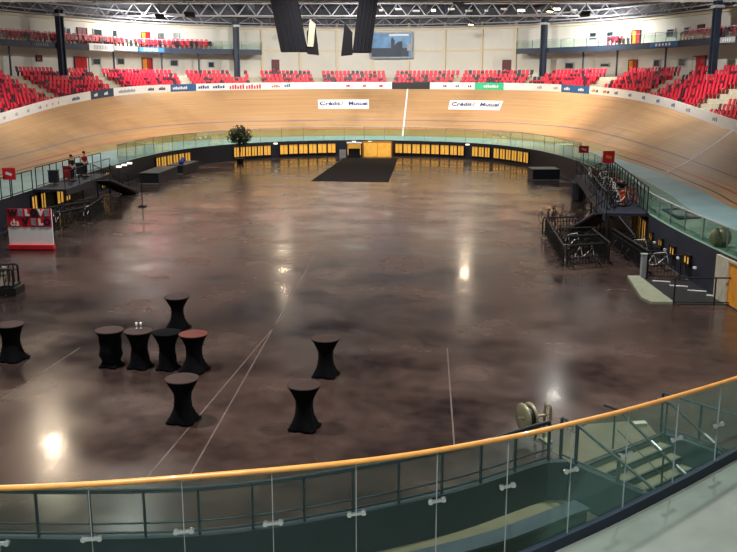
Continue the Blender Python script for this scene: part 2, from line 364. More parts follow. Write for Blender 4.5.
# small dark panels standing on the banking's blue edge are not built; guard glass along the wall top
def glass_run(ua, ub, label, h=1.5):
    A = us(ua, ub, .06); L = sum(math.dist(inw(a, 0, 0), inw(b, 0, 0)) for a, b in zip(A, A[1:]))
    o = thing('glass_guard', label, 'glass barrier', inw(ua, -.1, WZ))
    m = MB(); m.loft([[inw(u, -.10, WZ), inw(u, -.10, WZ+h), inw(u, -.12, WZ+h), inw(u, -.12, WZ)] for u in A]); m.build('glass_screen', W['fglass'], o)
    m = MB(); m.tube([inw(u, -.11, WZ+h) for u in A], .03, 6); m.build('top_rail', W['steel'], o)
    k = int(L/2.4)
    for i in range(k+1):
        u = ua+(ub-ua)*i/k; m = MB(); m.tube([inw(u, -.16, WZ), inw(u, -.16, WZ+h)], .028, 6); m.build('post', W['steel'], o)
glass_run(4.3, 12.3, 'green tinted glass guard along the foot of the far banking')
glass_run(12.3, 16.4, 'green tinted glass guard on top of the right infield wall', 1.0)

# ------------------------------------------------------------------ stands, walls, balconies
m = MB()
NR = 15
for j in range(NR):
    za = TOP-RH*j; zb = TOP-RH*(j+1)
    o1 = lambda u: max(.16, depth(u)-RD*j) if j else max(.16, depth(u)+2.7); o0 = lambda u: max(.16, depth(u)-RD*(j+1))
    zf = lambda u, z: z if depth(u)-RD*(j+1) > .16-RD else z
    keep = [u for u in ALL if depth(u)-RD*j > .16]
    # split into runs
    runs = []; prev = None
    for i, u in enumerate(ALL):
        if depth(u)-RD*j > .16:
            if prev == i-1 and runs: runs[-1].append(u)
            else: runs.append([u])
            prev = i
    for r in runs:
        if len(r) < 2: continue
        m.strip([[off(u, o0(u), za) for u in r], [off(u, o1(u), za) for u in r]])
        m.strip([[off(u, o0(u), max(cv(u)[6]-.1, zb)) if o0(u) > .17 else off(u, o0(u), cv(u)[6]-.1) for u in r], [off(u, o0(u), za) for u in r]])
struct(m.build('stand_terracing', W['conc']))
wo = lambda u: depth(u)+2.4
WT = 15.3
m = MB(); m.strip([[off(u, wo(u), TOP-.1) for u in ALL], [off(u, wo(u), WT) for u in ALL]]); struct(m.build('wall_bowl', W['cream']))
m = MB(); m.loft([[off(u, wo(u)-.35, WT-.3), off(u, wo(u)-.35, WT), off(u, wo(u)+.1, WT), off(u, wo(u)+.1, WT-.3)] for u in ALL]); struct(m.build('trim_7', W['beam']))
m = MB(); A = us(7.62, 9.86); m.loft([[off(u, wo(u)-.12, 12.3), off(u, wo(u)-.12, 12.55), off(u, wo(u)+.05, 12.55), off(u, wo(u)+.05, 12.3)] for u in A]); struct(m.build('trim_8', W['beam']))
for i, u in enumerate((7.624, 7.916, 8.262, 8.624, 8.992, 9.31, 9.594, 9.84)):
    m = MB(); p = off(u, wo(u)-.12, 12.6); n_ = nrm(u); m.box(p, (.28, .3, 6.6), math.atan2(n_[1], n_[0])+math.pi/2); struct(m.build('trim_%d' % (9+i), W['beam']))
# window / door openings in the back wall
def on_wall(u, o, z): return off(u, wo(u)-o, z)
def wall_item(name, ua, ub, z0, z1, mm, kind):
    n_ = nrm((ua+ub)/2); P = [Vector(on_wall(u, .0, 0)) for u in (ua, ub)]; c = (P[0]+P[1])/2; w_ = (P[1]-P[0]).length
    c = Vector(on_wall((ua+ub)/2, 0, (z0+z1)/2)); rz = math.atan2(n_[1], n_[0])+math.pi/2; h = z1-z0
    o = bpy.data.objects.new(name, None); col.objects.link(o); o.location = c; o['kind'] = 'structure'; o['label'] = kind; o['category'] = name.split('_')[0]
    f = MB()
    for sx in (-1, 1): f.box(c+Matrix.Rotation(rz, 3, 'Z')@Vector((sx*w_/2, .05, 0)), (.1, .16, h+.1), rz)
    for sz in (-1, 1): f.box(c+Vector((0, 0, sz*h/2))+Matrix.Rotation(rz, 3, 'Z')@Vector((0, .05, 0)), (w_, .16, .1), rz)
    f.build('frame', W['steel'] if mm == 'wdark' else W['doordk'], o)
    if mm in ('doorred', 'doordk', 'doory2'):
        cols = [mm, mm] if mm != 'doory2' else ['doory', 'doorred']
        if w_ < 1.2: cols = cols[:1]
        k = len(cols)
        for i, cc in enumerate(cols):
            lf = MB(); lf.box(c+Matrix.Rotation(rz, 3, 'Z')@Vector(((-w_/2+w_*(i+.5)/k)*-1, .03, 0)), (w_/k-.04, .08, h), rz)
            l = lf.build('door_leaf', W[cc], o)
            hb = MB(); hb.box(c+Matrix.Rotation(rz, 3, 'Z')@Vector(((-w_/2+w_*(i+.5)/k)*-1+.2, .10, -.1)), (.25, .06, .05), rz); hb.build('handle', W['chrome'], l)
    else:
        pn = MB(); pn.box(c+Matrix.Rotation(rz, 3, 'Z')@Vector((0, .03, 0)), (w_, .05, h), rz); pn.build('pane', W[mm], o)
LOW = [(5.666,5.73,10.5,11.1,'doordk'),(6.102,6.298,8.95,11.1,'doorred'),(6.334,6.424,10.3,11.0,'wdark'),(6.596,6.66,10.4,11.1,'wdark'),(6.806,6.88,8.95,11.2,'doory2'),(7.002,7.054,10.33,11.06,'wdark'),(7.254,7.294,10.2,10.88,'wdark'),(7.694,7.746,8.95,11.2,'doordk'),(9.75,9.808,8.95,11.1,'doordk'),(10.212,10.28,9.95,10.64,'wdark'),(10.522,10.61,10.1,10.45,'wdark'),(10.806,10.904,8.95,10.75,'doory2'),(11.074,11.146,9.95,10.7,'wdark'),(11.324,11.412,9.95,10.7,'wdark'),(11.478,11.636,8.95,10.9,'doorred')]
UPW = [(6.004,6.072,13.4,14.2,'wdark'),(6.17,6.296,12.45,14.3,'doordk'),(6.366,6.464,13.5,14.3,'wdark'),(6.564,6.61,13.6,14.34,'wdark'),(6.81,6.874,12.45,14.3,'doory2'),(6.924,6.97,13.5,14.3,'wdark'),(7.028,7.074,13.55,14.35,'wdark'),(10.406,10.47,13.3,14.05,'wdark'),(10.566,10.634,13.3,14.04,'wdark'),(10.82,10.918,12.45,14.0,'doory2'),(11.186,11.27,13.0,13.85,'wdark'),(11.366,11.43,12.9,13.9,'wdark'),(11.508,11.586,12.45,14.0,'doordk')]
nd = nw = 0
for lv, lst in (('lower', LOW), ('upper', UPW)):
    for ua, ub, z0, z1, mm in lst:
        if mm == 'wdark': nw += 1; wall_item('window_%d' % nw, ua, ub, z0, z1, mm, 'small dark window in the cream wall of the %s level' % lv)
        else: nd += 1; wall_item('door_%d' % nd, ua, ub, z0, z1, mm, 'stand door in the cream wall of the %s level' % lv)
def balcony(ua, ub, side):
    A = us(ua, ub, .06); fo = lambda u: depth(u)-.5
    m = MB(); m.loft([[off(u, fo(u), 11.75), off(u, fo(u), 12.4), off(u, wo(u), 12.4), off(u, wo(u), 11.95)] for u in A])
    struct(m.build('balcony_%s' % side, W['dsteel']))
    o = thing('balcony_railing', 'thin glazed railing along the %s balcony edge' % side, 'railing', off(ua, fo(ua)+.1, 12.4))
    m = MB(); m.loft([[off(u, fo(u)+.08, 12.45), off(u, fo(u)+.08, 13.25), off(u, fo(u)+.1, 13.25), off(u, fo(u)+.1, 12.45)] for u in A]); m.build('glass_screen', W['fglass'], o)
    m = MB(); m.tube([off(u, fo(u)+.1, 13.35) for u in A], .035, 6); m.build('handrail', W['steel'], o)
    L = sum(math.dist(off(a, fo(a), 0), off(b, fo(b), 0)) for a, b in zip(A, A[1:])); k = int(L/1.9)
    for i in range(k+1):
        u = ua+(ub-ua)*i/k; m = MB(); m.tube([off(u, fo(u)+.14, 12.4), off(u, fo(u)+.14, 13.35)], .03, 6); m.build('post', W['dsteel'], o)
balcony(2.6, 7.594, 'left'); balcony(9.904, 14.6, 'right')
def fascia_sign(ua, ub, mm, ink, label, n=9, z0=11.85, z1=12.38):
    A = us(ua, ub, .04); fo = lambda u: depth(u)-.5; o = thing('fascia_sign', label, 'sign', off((ua+ub)/2, fo((ua+ub)/2)-.03, z0))
    m = MB(); m.loft([[off(u, fo(u)-.06, z0), off(u, fo(u)-.06, z1), off(u, fo(u)-.01, z1), off(u, fo(u)-.01, z0)] for u in A]); m.build('panel', W[mm], o)
    m = MB()
    for k in range(n):
        u = ua+(ub-ua)*(.2+.6*k/n); du = (ub-ua)*.6/n*.6; m.strip([[off(u+i*du, fo(u)-.075, z0+.13) for i in (0, 1)], [off(u+i*du, fo(u)-.075, z1-.15) for i in (0, 1)]])
    m.build('print', W[ink], o)
fascia_sign(6.034, 6.352, 'white', 'sgrey', 'white sign on the left balcony edge with one line of print', z0=11.75, z1=12.5)
fascia_sign(5.36, 5.62, 'dsteel', 'sgrey', 'dark sign with pale print on the left balcony beside the column', 6)
fascia_sign(6.36, 6.63, 'sgrey', 'white', 'pale grey sign right of the white one on the left balcony', 8)
fascia_sign(6.648, 6.88, 'blueb', 'white', 'blue sign on the left balcony edge', 5)
fascia_sign(11.264, 11.59, 'blueb', 'white', 'light blue sign on the right balcony edge', 5)
fascia_sign(12.06, 12.2, 'sgrey', 'white', 'small grey sign right of the big column on the right balcony', 4)
for u, lb in ((5.684, 'dark blue steel column at the left stand, by the leftmost balcony doors'), (7.412, 'dark blue steel column near the inner end of the left balcony'), (10.144, 'dark blue steel column near the inner end of the right balcony'), (12.03, 'thick dark blue steel column at the far right stand')):
    r = .36 if u in (5.684, 12.03) else .33; p = off(u, depth(u)-.75, TOP); c = thing('steel_column', lb, 'column', p)
    m = MB(); n_ = nrm(u); rz = math.atan2(n_[1], n_[0])
    m.box((p[0], p[1], (TOP+WT)/2+.2), (.12, r*1.7, WT-TOP+.5), rz)
    for s in (-1, 1): m.box(Vector((p[0], p[1], (TOP+WT)/2+.2))+Matrix.Rotation(rz, 3, 'Z')@Vector((0, s*r*.85, 0)), (r*1.5, .14, WT-TOP+.5), rz)
    m.build('shaft', W['dsteel'], c)
    m = MB(); m.box((p[0], p[1], TOP+.04), (r*2.4, r*2.4, .08), rz); m.build('base_plate', W['steel'], c)
    m = MB(); q = Matrix.Rotation(rz, 3, 'Z')
    m.box(Vector((p[0], p[1], WT-.1))+q@Vector((0, 0, 0)), (r*2.6, r*2.6, .25), rz); m.build('bracket', W['steel'], c)
for i, u in enumerate((5.166, 6.406, 7.154, 6.878, 10.484, 10.85, 11.394)):   # slim posts under the balconies
    p = off(u, depth(u)+.1, TOP); m = MB(); m.tube([p, (p[0], p[1], 11.9)], .11, 8)
    tag(m.build('balcony_post', W['dsteel'], origin=p), 'slim dark post under the %s balcony, %s from its outer end' % ('left' if u < 8 else 'right', {5.166:'first',6.406:'second',6.878:'third',7.154:'fourth',10.484:'third',10.85:'second',11.394:'first'}[u]), 'post')
# far wall screen
ua, ub = 8.606, 9.028; A0 = Vector(on_wall(ua, .5, 11.5)); A1 = Vector(on_wall(ub, .5, 11.5)); dx = (A1-A0).normalized(); hgt = 3.2
o = thing('video_screen', 'blue video screen hanging on the far wall right of the black screens', 'screen', (A0+A1)/2+Vector((0, 0, 0)))
cc = (A0+A1)/2+Vector((0, 0, hgt/2)); rz = math.atan2(dx.y, dx.x); Lw = (A1-A0).length; Rz = Matrix.Rotation(rz, 3, 'Z')
m = MB(); m.box(cc, (Lw, .25, hgt), rz); m.build('display', W['screen'], o)
f = MB()
for s in (-1, 1): f.box(cc+Rz@Vector((s*Lw/2, 0, 0)), (.16, .34, hgt+.16), rz); f.box(cc+Vector((0, 0, s*hgt/2)), (Lw, .34, .16), rz)
f.build('frame', W['sgrey'], o)
m = MB(); m.box(cc+Rz@Vector((-.3, -.14, -.9)), (Lw*.95, .02, 1.1), rz); m.box(cc+Rz@Vector((.2, -.15, -.2)), (.5, .02, 1.7), rz); m.box(cc+Rz@Vector((.15, -.15, .75)), (.3, .02, .35), rz)
m.lathe([(.01, 0), (.95, .01)], cc+Rz@Vector((1.3, -.14, -.45)), 20, Matrix.Rotation(math.pi/2, 3, 'X')); m.build('rider_silhouette', W['dsteel'], o)
m = MB(); m.box(cc+Rz@Vector((2.35, -.15, -.2)), (.5, .02, 1.0), rz); m.build('helmet_picture', W['sgrey'], o)
m = MB(); m.box(cc+Rz@Vector((1.0, -.15, 1.3)), (2.6, .02, .22), rz); m.box(cc+Rz@Vector((-.1, -.15, 1.3)), (.14, .02, .3), rz); m.build('caption_bar', W['white'], o)

# ------------------------------------------------------------------ seats
sm = MB()
sm.box((0, .02, .40), (.42, .36, .05)); sm.box((0, -.13, .40), (.42, .08, .09))
sm.box((0, .22, .66), (.42, .05, .46), 0, Matrix.Rotation(-.16, 4, 'X')); sm.box((0, .30, .90), (.34, .05, .07))
sm.box((0, .12, .19), (.08, .2, .38))
seat_red = sm.build('stadium_seat', W['red']); seat_dark = sm.build('stadium_seat', W['dred'])
seat_fold = MB(); seat_fold.box((0, .22, .66), (.42, .05, .46), 0, Matrix.Rotation(-.16, 4, 'X')); seat_fold.box((0, .13, .60), (.40, .05, .36), 0, Matrix.Rotation(-.1, 4, 'X')); seat_fold.box((0, .12, .22), (.08, .2, .42)); seat_fold.box((0, .30, .90), (.34, .05, .07))
seat_fold = seat_fold.build('stadium_seat', [W['red'], W['dred']])
for p_ in list(seat_fold.data.polygons)[6:12]: p_.material_index = 1
BL = [(4.228,4.986),(5.202,6.004),(6.236,6.952),(7.06,7.48),(7.592,7.992),(8.106,8.796),(8.912,9.448),(9.514,10.046),(10.12,10.76),(11.04,11.62),(11.83,12.43),(12.72,13.39)]
BN = ['left frame edge block', 'second block from left edge', 'third block from left', 'fourth block from left', 'block under left black screen', 'block left of black board', 'block right of black board', 'block above green board', 'fourth block from right', 'third block from right', 'second block from right edge', 'right frame edge block']
seats = []
for bi, (ua, ub) in enumerate([(3.3, 4.1)]+BL):
    bi -= 1
    for j in range(0, 13):
        z = TOP-RH*j
        # walk along the row by arc length
        u = ua; prev = None; k = 0; acc = 0; du = .004; last = None
        while u < ub:
            o_ = depth(u)-RD*(j+.55)
            if o_ < .55: u += du; last = None; continue
            p = off(u, o_, z)
            if last is None or math.dist(p, last) >= .52:
                last = p; n_ = nrm(u); seats.append([p, math.atan2(n_[1], n_[0])-math.pi/2, bi, j, k]); k += 1
            u += du
bal = []
for ua, ub in ((4.2, 5.1), (5.2, 5.66), (5.72, 6.05), (6.12, 6.62), (6.72, 7.25), (10.7, 10.8), (11.5, 11.98), (12.08, 12.9)):
    for j in range(2):
        u = ua; last = None
        while u < ub:
            p = off(u, depth(u)+.5+.75*j, 12.42+.25*j)
            if last is None or math.dist(p, last) >= .55: last = p; n_ = nrm(u); bal.append([p, math.atan2(n_[1], n_[0])-math.pi/2])
            u += .004
cols_ = [off(u, depth(u)-.75, TOP) for u in (5.684, 7.412, 10.144, 12.03)]
clr = lambda p: all(math.hypot(p[0]-c[0], p[1]-c[1]) > .85 for c in cols_)
seats = [s for s in seats if clr(s[0])]; bal = [s for s in bal if clr(s[0])]
fx = 368.5/870
def inview(p): return abs(p[0]) < (p[1]*.98+.3)*fx
vis = sorted([s for s in seats if s[2] >= 0 and inview(s[0])], key=lambda s: math.dist(s[0], (0, 0, 8)))
near, rest = vis[:300], vis[300:]
rowmax = {}
for s in near:
    p, rz, bi, j, k = s
    rr = random.random(); src = seat_red if rr < .70 else (seat_fold if rr < .9 else seat_dark)
    o = src.copy(); col.objects.link(o); o.location = p; o.rotation_euler = (0, 0, rz)
    c = 'dark' if src is seat_dark else ('folded red' if src is seat_fold else 'red')
    tag(o, '%s seat, %s from left, %s row from top, %s' % (c, ordw(k), ordw(j), BN[bi]), 'seat', 'red stadium seats in the lower stand')
def stuffseats(lst, name, label):
    vs = []; fs = []; mi = []
    for s in lst:
        rr = random.random(); src = (seat_red if rr < .66 else (seat_fold if rr < .9 else seat_dark)); dk = src is seat_dark
        M = Matrix.Translation(s[0]) @ Matrix.Rotation(s[1], 4, 'Z'); k = len(vs)
        vs += [M @ v.co for v in src.data.vertices]
        for p_ in src.data.polygons: fs.append([q+k for q in p_.vertices]); mi.append(1 if dk else p_.material_index)
    me = bpy.data.meshes.new(name); me.from_pydata(vs, [], fs); me.materials.append(W['red']); me.materials.append(W['dred']); me.polygons.foreach_set('material_index', mi)
    o = bpy.data.objects.new(name, me); col.objects.link(o); o['kind'] = 'stuff'; tag(o, label, 'seats'); return o
stuffseats(rest + [s for s in seats if s not in vis][:0] + bal, 'distant_seats', 'remaining distant red and dark seats of the far stand blocks and balconies')
for s in (seat_red, seat_dark, seat_fold): bpy.data.objects.remove(s)

# ------------------------------------------------------------------ roof, trusses, lamps
m = MB(); m.add([(-60, -14, 19.5), (60, -14, 19.5), (60, 135, 18.2), (-60, 135, 18.2)], [(0, 3, 2, 1)]); struct(m.build('ceiling', W['roof']))
m = MB(); m.strip([[off(u, wo(u)-.05, WT-.05) for u in ALL], [off(u, wo(u)+3, 19.4) for u in ALL]]); struct(m.build('wall_eaves', W['roof']))
m = MB(); m.box((3, -13.5, 9.5), (70, .4, 20)); struct(m.build('wall_back', W['cream']))
def truss(Y, zb, zt, X0, X1, label):
    o = thing('roof_truss', label, 'roof truss', ((X0+X1)/2, Y, zb))
    for s in (-.35, .35):
        m = MB(); m.tube([(X0, Y+s, zb), (X1, Y+s, zb)], .07, 6); m.build('lower_chord', W['steel'], o)
    m = MB(); m.tube([(X0, Y, zt), (X1, Y, zt)], .09, 6); m.build('upper_chord', W['steel'], o)
    n_ = int((X1-X0)/2.2); m = MB()
    for i in range(n_):
        xa = X0+(X1-X0)*i/n_; xb = X0+(X1-X0)*(i+1)/n_; xm = (xa+xb)/2
        for s in (-.35, .35): m.tube([(xa, Y+s, zb), (xm, Y, zt)], .04, 5); m.tube([(xm, Y, zt), (xb, Y+s, zb)], .04, 5)
        m.tube([(xa, Y-.35, zb), (xa, Y+.35, zb)], .03, 5)
    m.build('web_bars', W['steel'], o)
truss(106, 15.9, 17.3, -44, 42, 'long grey lattice roof truss nearest the far wall')
truss(88, 15.95, 17.6, -42, 42, 'second grey lattice roof truss from the far wall, spanning the picture')
truss(70, 16.0, 17.8, -42, 42, 'third grey lattice roof truss from the far wall, above the frame')
m = MB(); m.tube([(-44, 86.8, 15.85), (42, 86.8, 15.85)], .11, 8)
for i in range(22): x = -42+i*4; m.tube([(x, 86.8, 15.85), (x, 86.8, 16.4)], .05, 6); m.box((x, 86.8, 15.85), (.3, .3, .3))
tag(m.build('roof_pipe', W['white'], origin=(0, 86.8, 15.85)), 'long white pipe with collars hanging under the roof across the picture', 'pipe')
rt = thing('ring_truss', 'curved grey lattice truss following the wall top around the hall', 'roof truss', off(8.5, 3, 15.3))
A = us(2.5, 15, .12)
for o_, z_, r_ in ((2.2, 15.35, .09), (2.2, 16.5, .09), (.9, 15.6, .07)):
    m = MB(); m.tube([off(u, depth(u)-1+o_, z_) for u in A], r_, 6); m.build('chord', W['steel'], rt)
m = MB()
for i, u in enumerate(A[:-1]): m.tube([off(u, depth(u)+1.2, 15.35 if i % 2 else 16.5), off(A[i+1], depth(A[i+1])+1.2, 16.5 if i % 2 else 15.35)], .05, 5); m.tube([off(u, depth(u)-.1, 15.6), off(u, depth(u)+1.2, 16.5)], .04, 5)
m.build('web_bars', W['steel'], rt)
for x, lb in ((-34, 'dark roof girder at the far left'), (-20, 'dark roof girder left of the hanging screens'), (-7, 'dark roof girder over the left hanging screen'), (7, 'dark roof girder right of the video screen'), (20, 'dark roof girder in the right half'), (33, 'dark roof girder at the far right')):
    m = MB(); m.box((x, 88, 18.1), (.25, 60, .06)); m.box((x, 88, 17.5), (.25, 60, .06)); m.box((x, 88, 17.8), (.05, 60, .6))
    tag(m.build('roof_girder', W['roof'], origin=(x, 88, 17.5)), lb + ' running towards the far wall', 'girder')
m = MB(); m.box((-2, 96, 16.7), (60, 1.1, .08)); m.box((-2, 95.4, 17.2), (60, .04, .06)); m.box((-2, 96.6, 17.2), (60, .04, .06))
for i in range(31): m.box((-32+i*2, 95.4, 16.95), (.05, .05, .5))
tag(m.build('roof_catwalk', W['roof'], origin=(-2, 96, 16.7)), 'dark catwalk with rails hung between two roof trusses', 'catwalk')
for i in range(9):   # ducts / equipment boxes under the roof
    x = -36+i*9; m = MB(); m.tube([(x, 97, 17.6), (x+5.5, 97, 17.6)], .42, 12); m.box((x+2.7, 97, 18.1), (.1, .1, .5))
    tag(m.build('roof_duct', W['steel'], origin=(x, 97, 17.6)), 'grey duct segment under the roof, %s of nine from the left' % ordw(i), 'duct', 'roof ducts')
m = MB()
m.tube([(-18+i, 109, 17.4-.1*math.sin(i)) for i in range(37)], .04, 5)
for i in range(12): x = -17+i*2.9; m.box((x, 109, 17.1+.1*(i % 3)), (.5+.3*(i % 2), .3, .7), .2*i)
tag(m.build('lighting_bar', W['dsteel'], origin=(0, 110, 17.3)), 'dark bar crowded with small fittings under the far roof', 'lighting bar')
def lamp(x, y, z, warm, label, power, tgt=None, size=1.0, spr=125):
    o = thing('floodlight', label, 'lamp', (x, y, z), 0, 'roof floodlights')
    d = Vector(((tgt[0] if tgt else x)-x, (tgt[1] if tgt else y)-y, -z)).normalized(); q = d.to_track_quat('-Z', 'Y').to_matrix().to_4x4()
    m = MB(); m.box((0, 0, .12), (size, size*.6, .2), 0); hs = m.build('housing', W['black'], o, world=False); hs.rotation_euler = q.to_euler()
    m = MB(); m.box((0, 0, .01), (size*.86, size*.48, .02), 0); ln = m.build('lens', W['warm' if warm else 'lamp'], o, world=False); ln.rotation_euler = q.to_euler()
    m = MB(); m.tube([(0, 0, .15), (0, 0, 18.6-z)], .035, 6); m.build('hanger', W['black'], o, world=False)
    L = bpy.data.lights.new('floodlight_beam', 'AREA'); L.shape = 'RECTANGLE'; L.size = size*.86; L.size_y = size*.48; L.energy = power; L.color = (1, .80, .58) if warm else (1, .95, .88); L.spread = math.radians(spr)
    l = bpy.data.objects.new('beam', L); col.objects.link(l); l.parent = o; l.rotation_euler = q.to_euler(); l.location = q.to_3x3() @ Vector((0, 0, -.02))
    return o
GL = {1: .5, 2: .34, 3: .34, 4: .40, 5: .14}
k = 0
for (x, y, z, wm) in ((-21, 54, 16, 1), (12, 106, 14.9, 1), (-10.6, 106, 14.9, 1), (-19, 96, 15.2, 0), (14, 62, 16, 0), (-24, 104, 15.6, 0), (24, 100, 15.6, 0),
                      (-12, 40, 17, 0), (8, 40, 17, 0), (-24, 75, 16.4, 0), (24, 78, 16.4, 0), (0, 75, 17, 0), (-3, 55, 17, 0), (0, 100, 15.6, 0), (-10, 20, 17, 0), (8, 20, 17, 0), (-2, 4, 17, 0), (19, 95, 15.5, 1), (-18, 90, 16.5, 1), (-9, 91, 16.2, 0), (9, 91, 16.2, 0)):  # last two are added fill floodlights that brighten the far wall
    k += 1
    lamp(x, y, z, wm, '%s floodlight under the roof, %s' % ('warm' if wm else 'white', ['over the left infield edge','right of the video screen near the far wall','left of the black hanging screens near the far wall','over the far left banking','over the right infield edge','above the left balcony','above the right balcony','over the near left infield','over the near right infield','over the left straight','over the right straight','over the infield centre','left of the centre over the infield','over the dark carpet end','high above the near left edge','high above the near right edge','above the viewing terrace','with an orange glow at the right roof truss','with an orange glow at the left roof truss','added left of centre to brighten the far wall','added right of centre to brighten the far wall'][k-1]), LAMP_W*(GL[k] if k in GL else 1.0), ((x*.9, y) if k not in (6, 7, 10, 11, 4, 14, 20, 21) else (x*1.5 if abs(x) > 3 else x, y+(14 if y > 90 else 0)+(20 if k > 19 else 0))), 1.1, 172 if k in GL else (160 if k in (6, 7, 10, 11, 14, 20, 21) else 125))
for i in range(12):   # small bright fittings seen under the roof
    x = 3+i*2.1; z = 16.75+.12*math.sin(i*2); m = MB(); m.box((0, 0, 0), (.8 if i % 3 else .4, .3, .22), .3*(i % 3)-.3)
    o = m.build('small_spotlight', W['lamp'] if i in (3, 8, 10) else W['white']); o.location = (x-1.5, 108.5, z); tag(o, 'small white spotlight in the row right of the screens, %s from the left' % ordw(i), 'spotlight', 'small roof spotlights')
# ------------------------------------------------------------------ hanging screens
W['scr'] = mat('screen_cabinet', (15, 13, 20), .7, spec=.3)
def hang_screen(label, Y, top, bot, w_, fin, pale):
    # top / bottom centre X, cabinet reaching from roof to z=bot z
    o = thing('hanging_screen', label, 'screen', (bot[0], Y, bot[1]))
    m = MB(); d = .5; (xt, zt), (xb, zb) = top, bot
    sec = lambda x, z, k: [(x-w_/2, Y-d+k, z), (x+w_/2, Y-d, z), (x+w_/2, Y+d, z), (x-w_/2, Y+d, z)]
    m.loft([sec(xb, zb, 0), sec((xb+xt)/2, (zb+zt)/2, 0), sec(xt, zt, 0)]); m.build('cabinet', W['scr'], o)
    m = MB()
    for i in range(1, 5):
        f = -w_/2+w_*i/5; m.tube([(xb+f, Y-d-.01, zb+.1), (xt+f, Y-d-.01, zt)], .025, 4)
    m.build('cabinet_rib', W['dsteel'], o)
    m = MB(); s = fin
    m.loft([[(xb+s*w_/2, Y-d, zb-.12), (xb+s*(w_/2+.75), Y-d, zb-.2), (xb+s*(w_/2+.5), Y-d, zb+1.9), (xb+s*w_/2, Y-d, zb+1.3)], [(xb+s*w_/2, Y+d, zb-.12), (xb+s*(w_/2+.75), Y+d, zb-.2), (xb+s*(w_/2+.5), Y+d, zb+1.9), (xb+s*w_/2, Y+d, zb+1.3)]])
    m.build('side_cabinet', W['scr'], o)
    if pale:
        m = MB(); m.loft([[(xb+w_/2+.02, Y-d-.06, zb+.35), (xb+w_/2+.42, Y-d-.06, zb+.3), (xb+w_/2+.60, Y-d-.06, zb+1.75), (xb+w_/2+.22, Y-d-.06, zb+2.1)], [(xb+w_/2+.02, Y-d-.01, zb+.35), (xb+w_/2+.42, Y-d-.01, zb+.3), (xb+w_/2+.60, Y-d-.01, zb+1.75), (xb+w_/2+.22, Y-d-.01, zb+2.1)]])
        m.build('pale_panel', W['conc'], o)
    m = MB(); m.tube([(xt-.4, Y, zt), (xt-.4, Y, 19)], .03, 5); m.build('hanging_cable', W['black'], o)
    m = MB(); m.tube([(xt+.4, Y, zt), (xt+.4, Y, 19)], .03, 5); m.build('hanging_cable', W['black'], o)
hang_screen('black hanging screen cabinet with a pale side panel, left of the pair', 60, (-6.1, 16.5), (-4.95, 10.15), 1.75, 1, True)
hang_screen('black hanging screen cabinet in front of the video screen, right of the pair', 60, (.4, 16.5), (-.45, 10.1), 1.25, -1, False)

# ------------------------------------------------------------------ infield: carpet, joints, tables
m = MB(); m.prism([(-4.9, 74), (1.7, 73.6), (3.3, 97.8), (-2.75, 98)], .0, .03)
tag(m.build('carpet', W['carpet'], origin=(-1, 86, 0)), 'large black carpet laid on the far end of the infield floor', 'carpet')
def joint(i, a, b, w_=.02):
    a = Vector((*a, .003)); b = Vector((*b, .003)); d = (b-a).normalized(); q = Vector((-d.y, d.x, 0))*w_; m = MB()
    m.add([a-q, b-q, b+q, a+q], [(0, 1, 2, 3)]); struct(m.build('trim_%d' % i, W['jointc']))
W['wlamp'] = mat('small_lamp_glass', (255, 246, 226), .4, emit=1.6, var=.01)
W['jointc'] = mat('pale_floor_joint', (84, 72, 66), .5, var=.3, scale=2)
joint(20, (-4.65, 16.6), (-3.0, 30.0)); joint(21, (-3.75, 17), (-2.4, 45)); joint(22, (1.95, 18.5), (2.45, 26)); joint(23, (-19, 40), (-4, 41)); joint(24, (-20, 60), (16, 59)); joint(25, (-10, 18), (-9, 26), .015)
def profile(R, r, B):
    return [(R*.97, 1.045), (R, 1.06), (R, 1.085), (R*.98, 1.095)]
def table(loc, label, lean=0, tint='ttop', R=.38, waist=.20, B=.36, square=False, rz=0):
    o = thing('cocktail_table', label, 'table', (loc[0], loc[1], 0), rz, 'cocktail tables on the infield')
    # stretch cover: pinched waist, four foot pockets
    n = 32; vs = []; prof = [(B*1.0, .015), (B*.98, .06), (B*.80, .18), (waist*1.12, .36), (waist, .55), (waist*1.05, .72), (R*.80, .93), (R*.95, 1.03), (R*1.0, 1.075)]
    rows = []
    for i, (r, z) in enumerate(prof):
        foot = max(0, 1-z/.45); ring = []
        for k_ in range(n):
            t = 2*math.pi*k_/n; rr = r*(1 + foot*.16*math.cos(4*t) - (0 if z > .9 else .03*math.cos(8*t)))
            ring.append((rr*math.cos(t), rr*math.sin(t), z))
        rows.append(ring)
    m = MB(); m.loft(rows); c = m.build('stretch_cover', W['cloth'], o, True, False)
    m = MB(); m.lathe([(R*.99, 1.072), (R+.012, 1.08), (R+.012, 1.10), (R*.98, 1.108), (.01, 1.109)], n=40); m.build('table_top', W[tint], o, True, False)
    for q in range(4):
        t = math.pi/2*q; m = MB(); m.box((B*1.05*math.cos(t), B*1.05*math.sin(t), .03), (.1, .08, .06), t); m.build('foot_pocket', W['cloth'], o, world=False)
    return o
W['ttop2'] = mat('red_brown_table_top', (96, 50, 44), .7, scale=4, spec=.2)
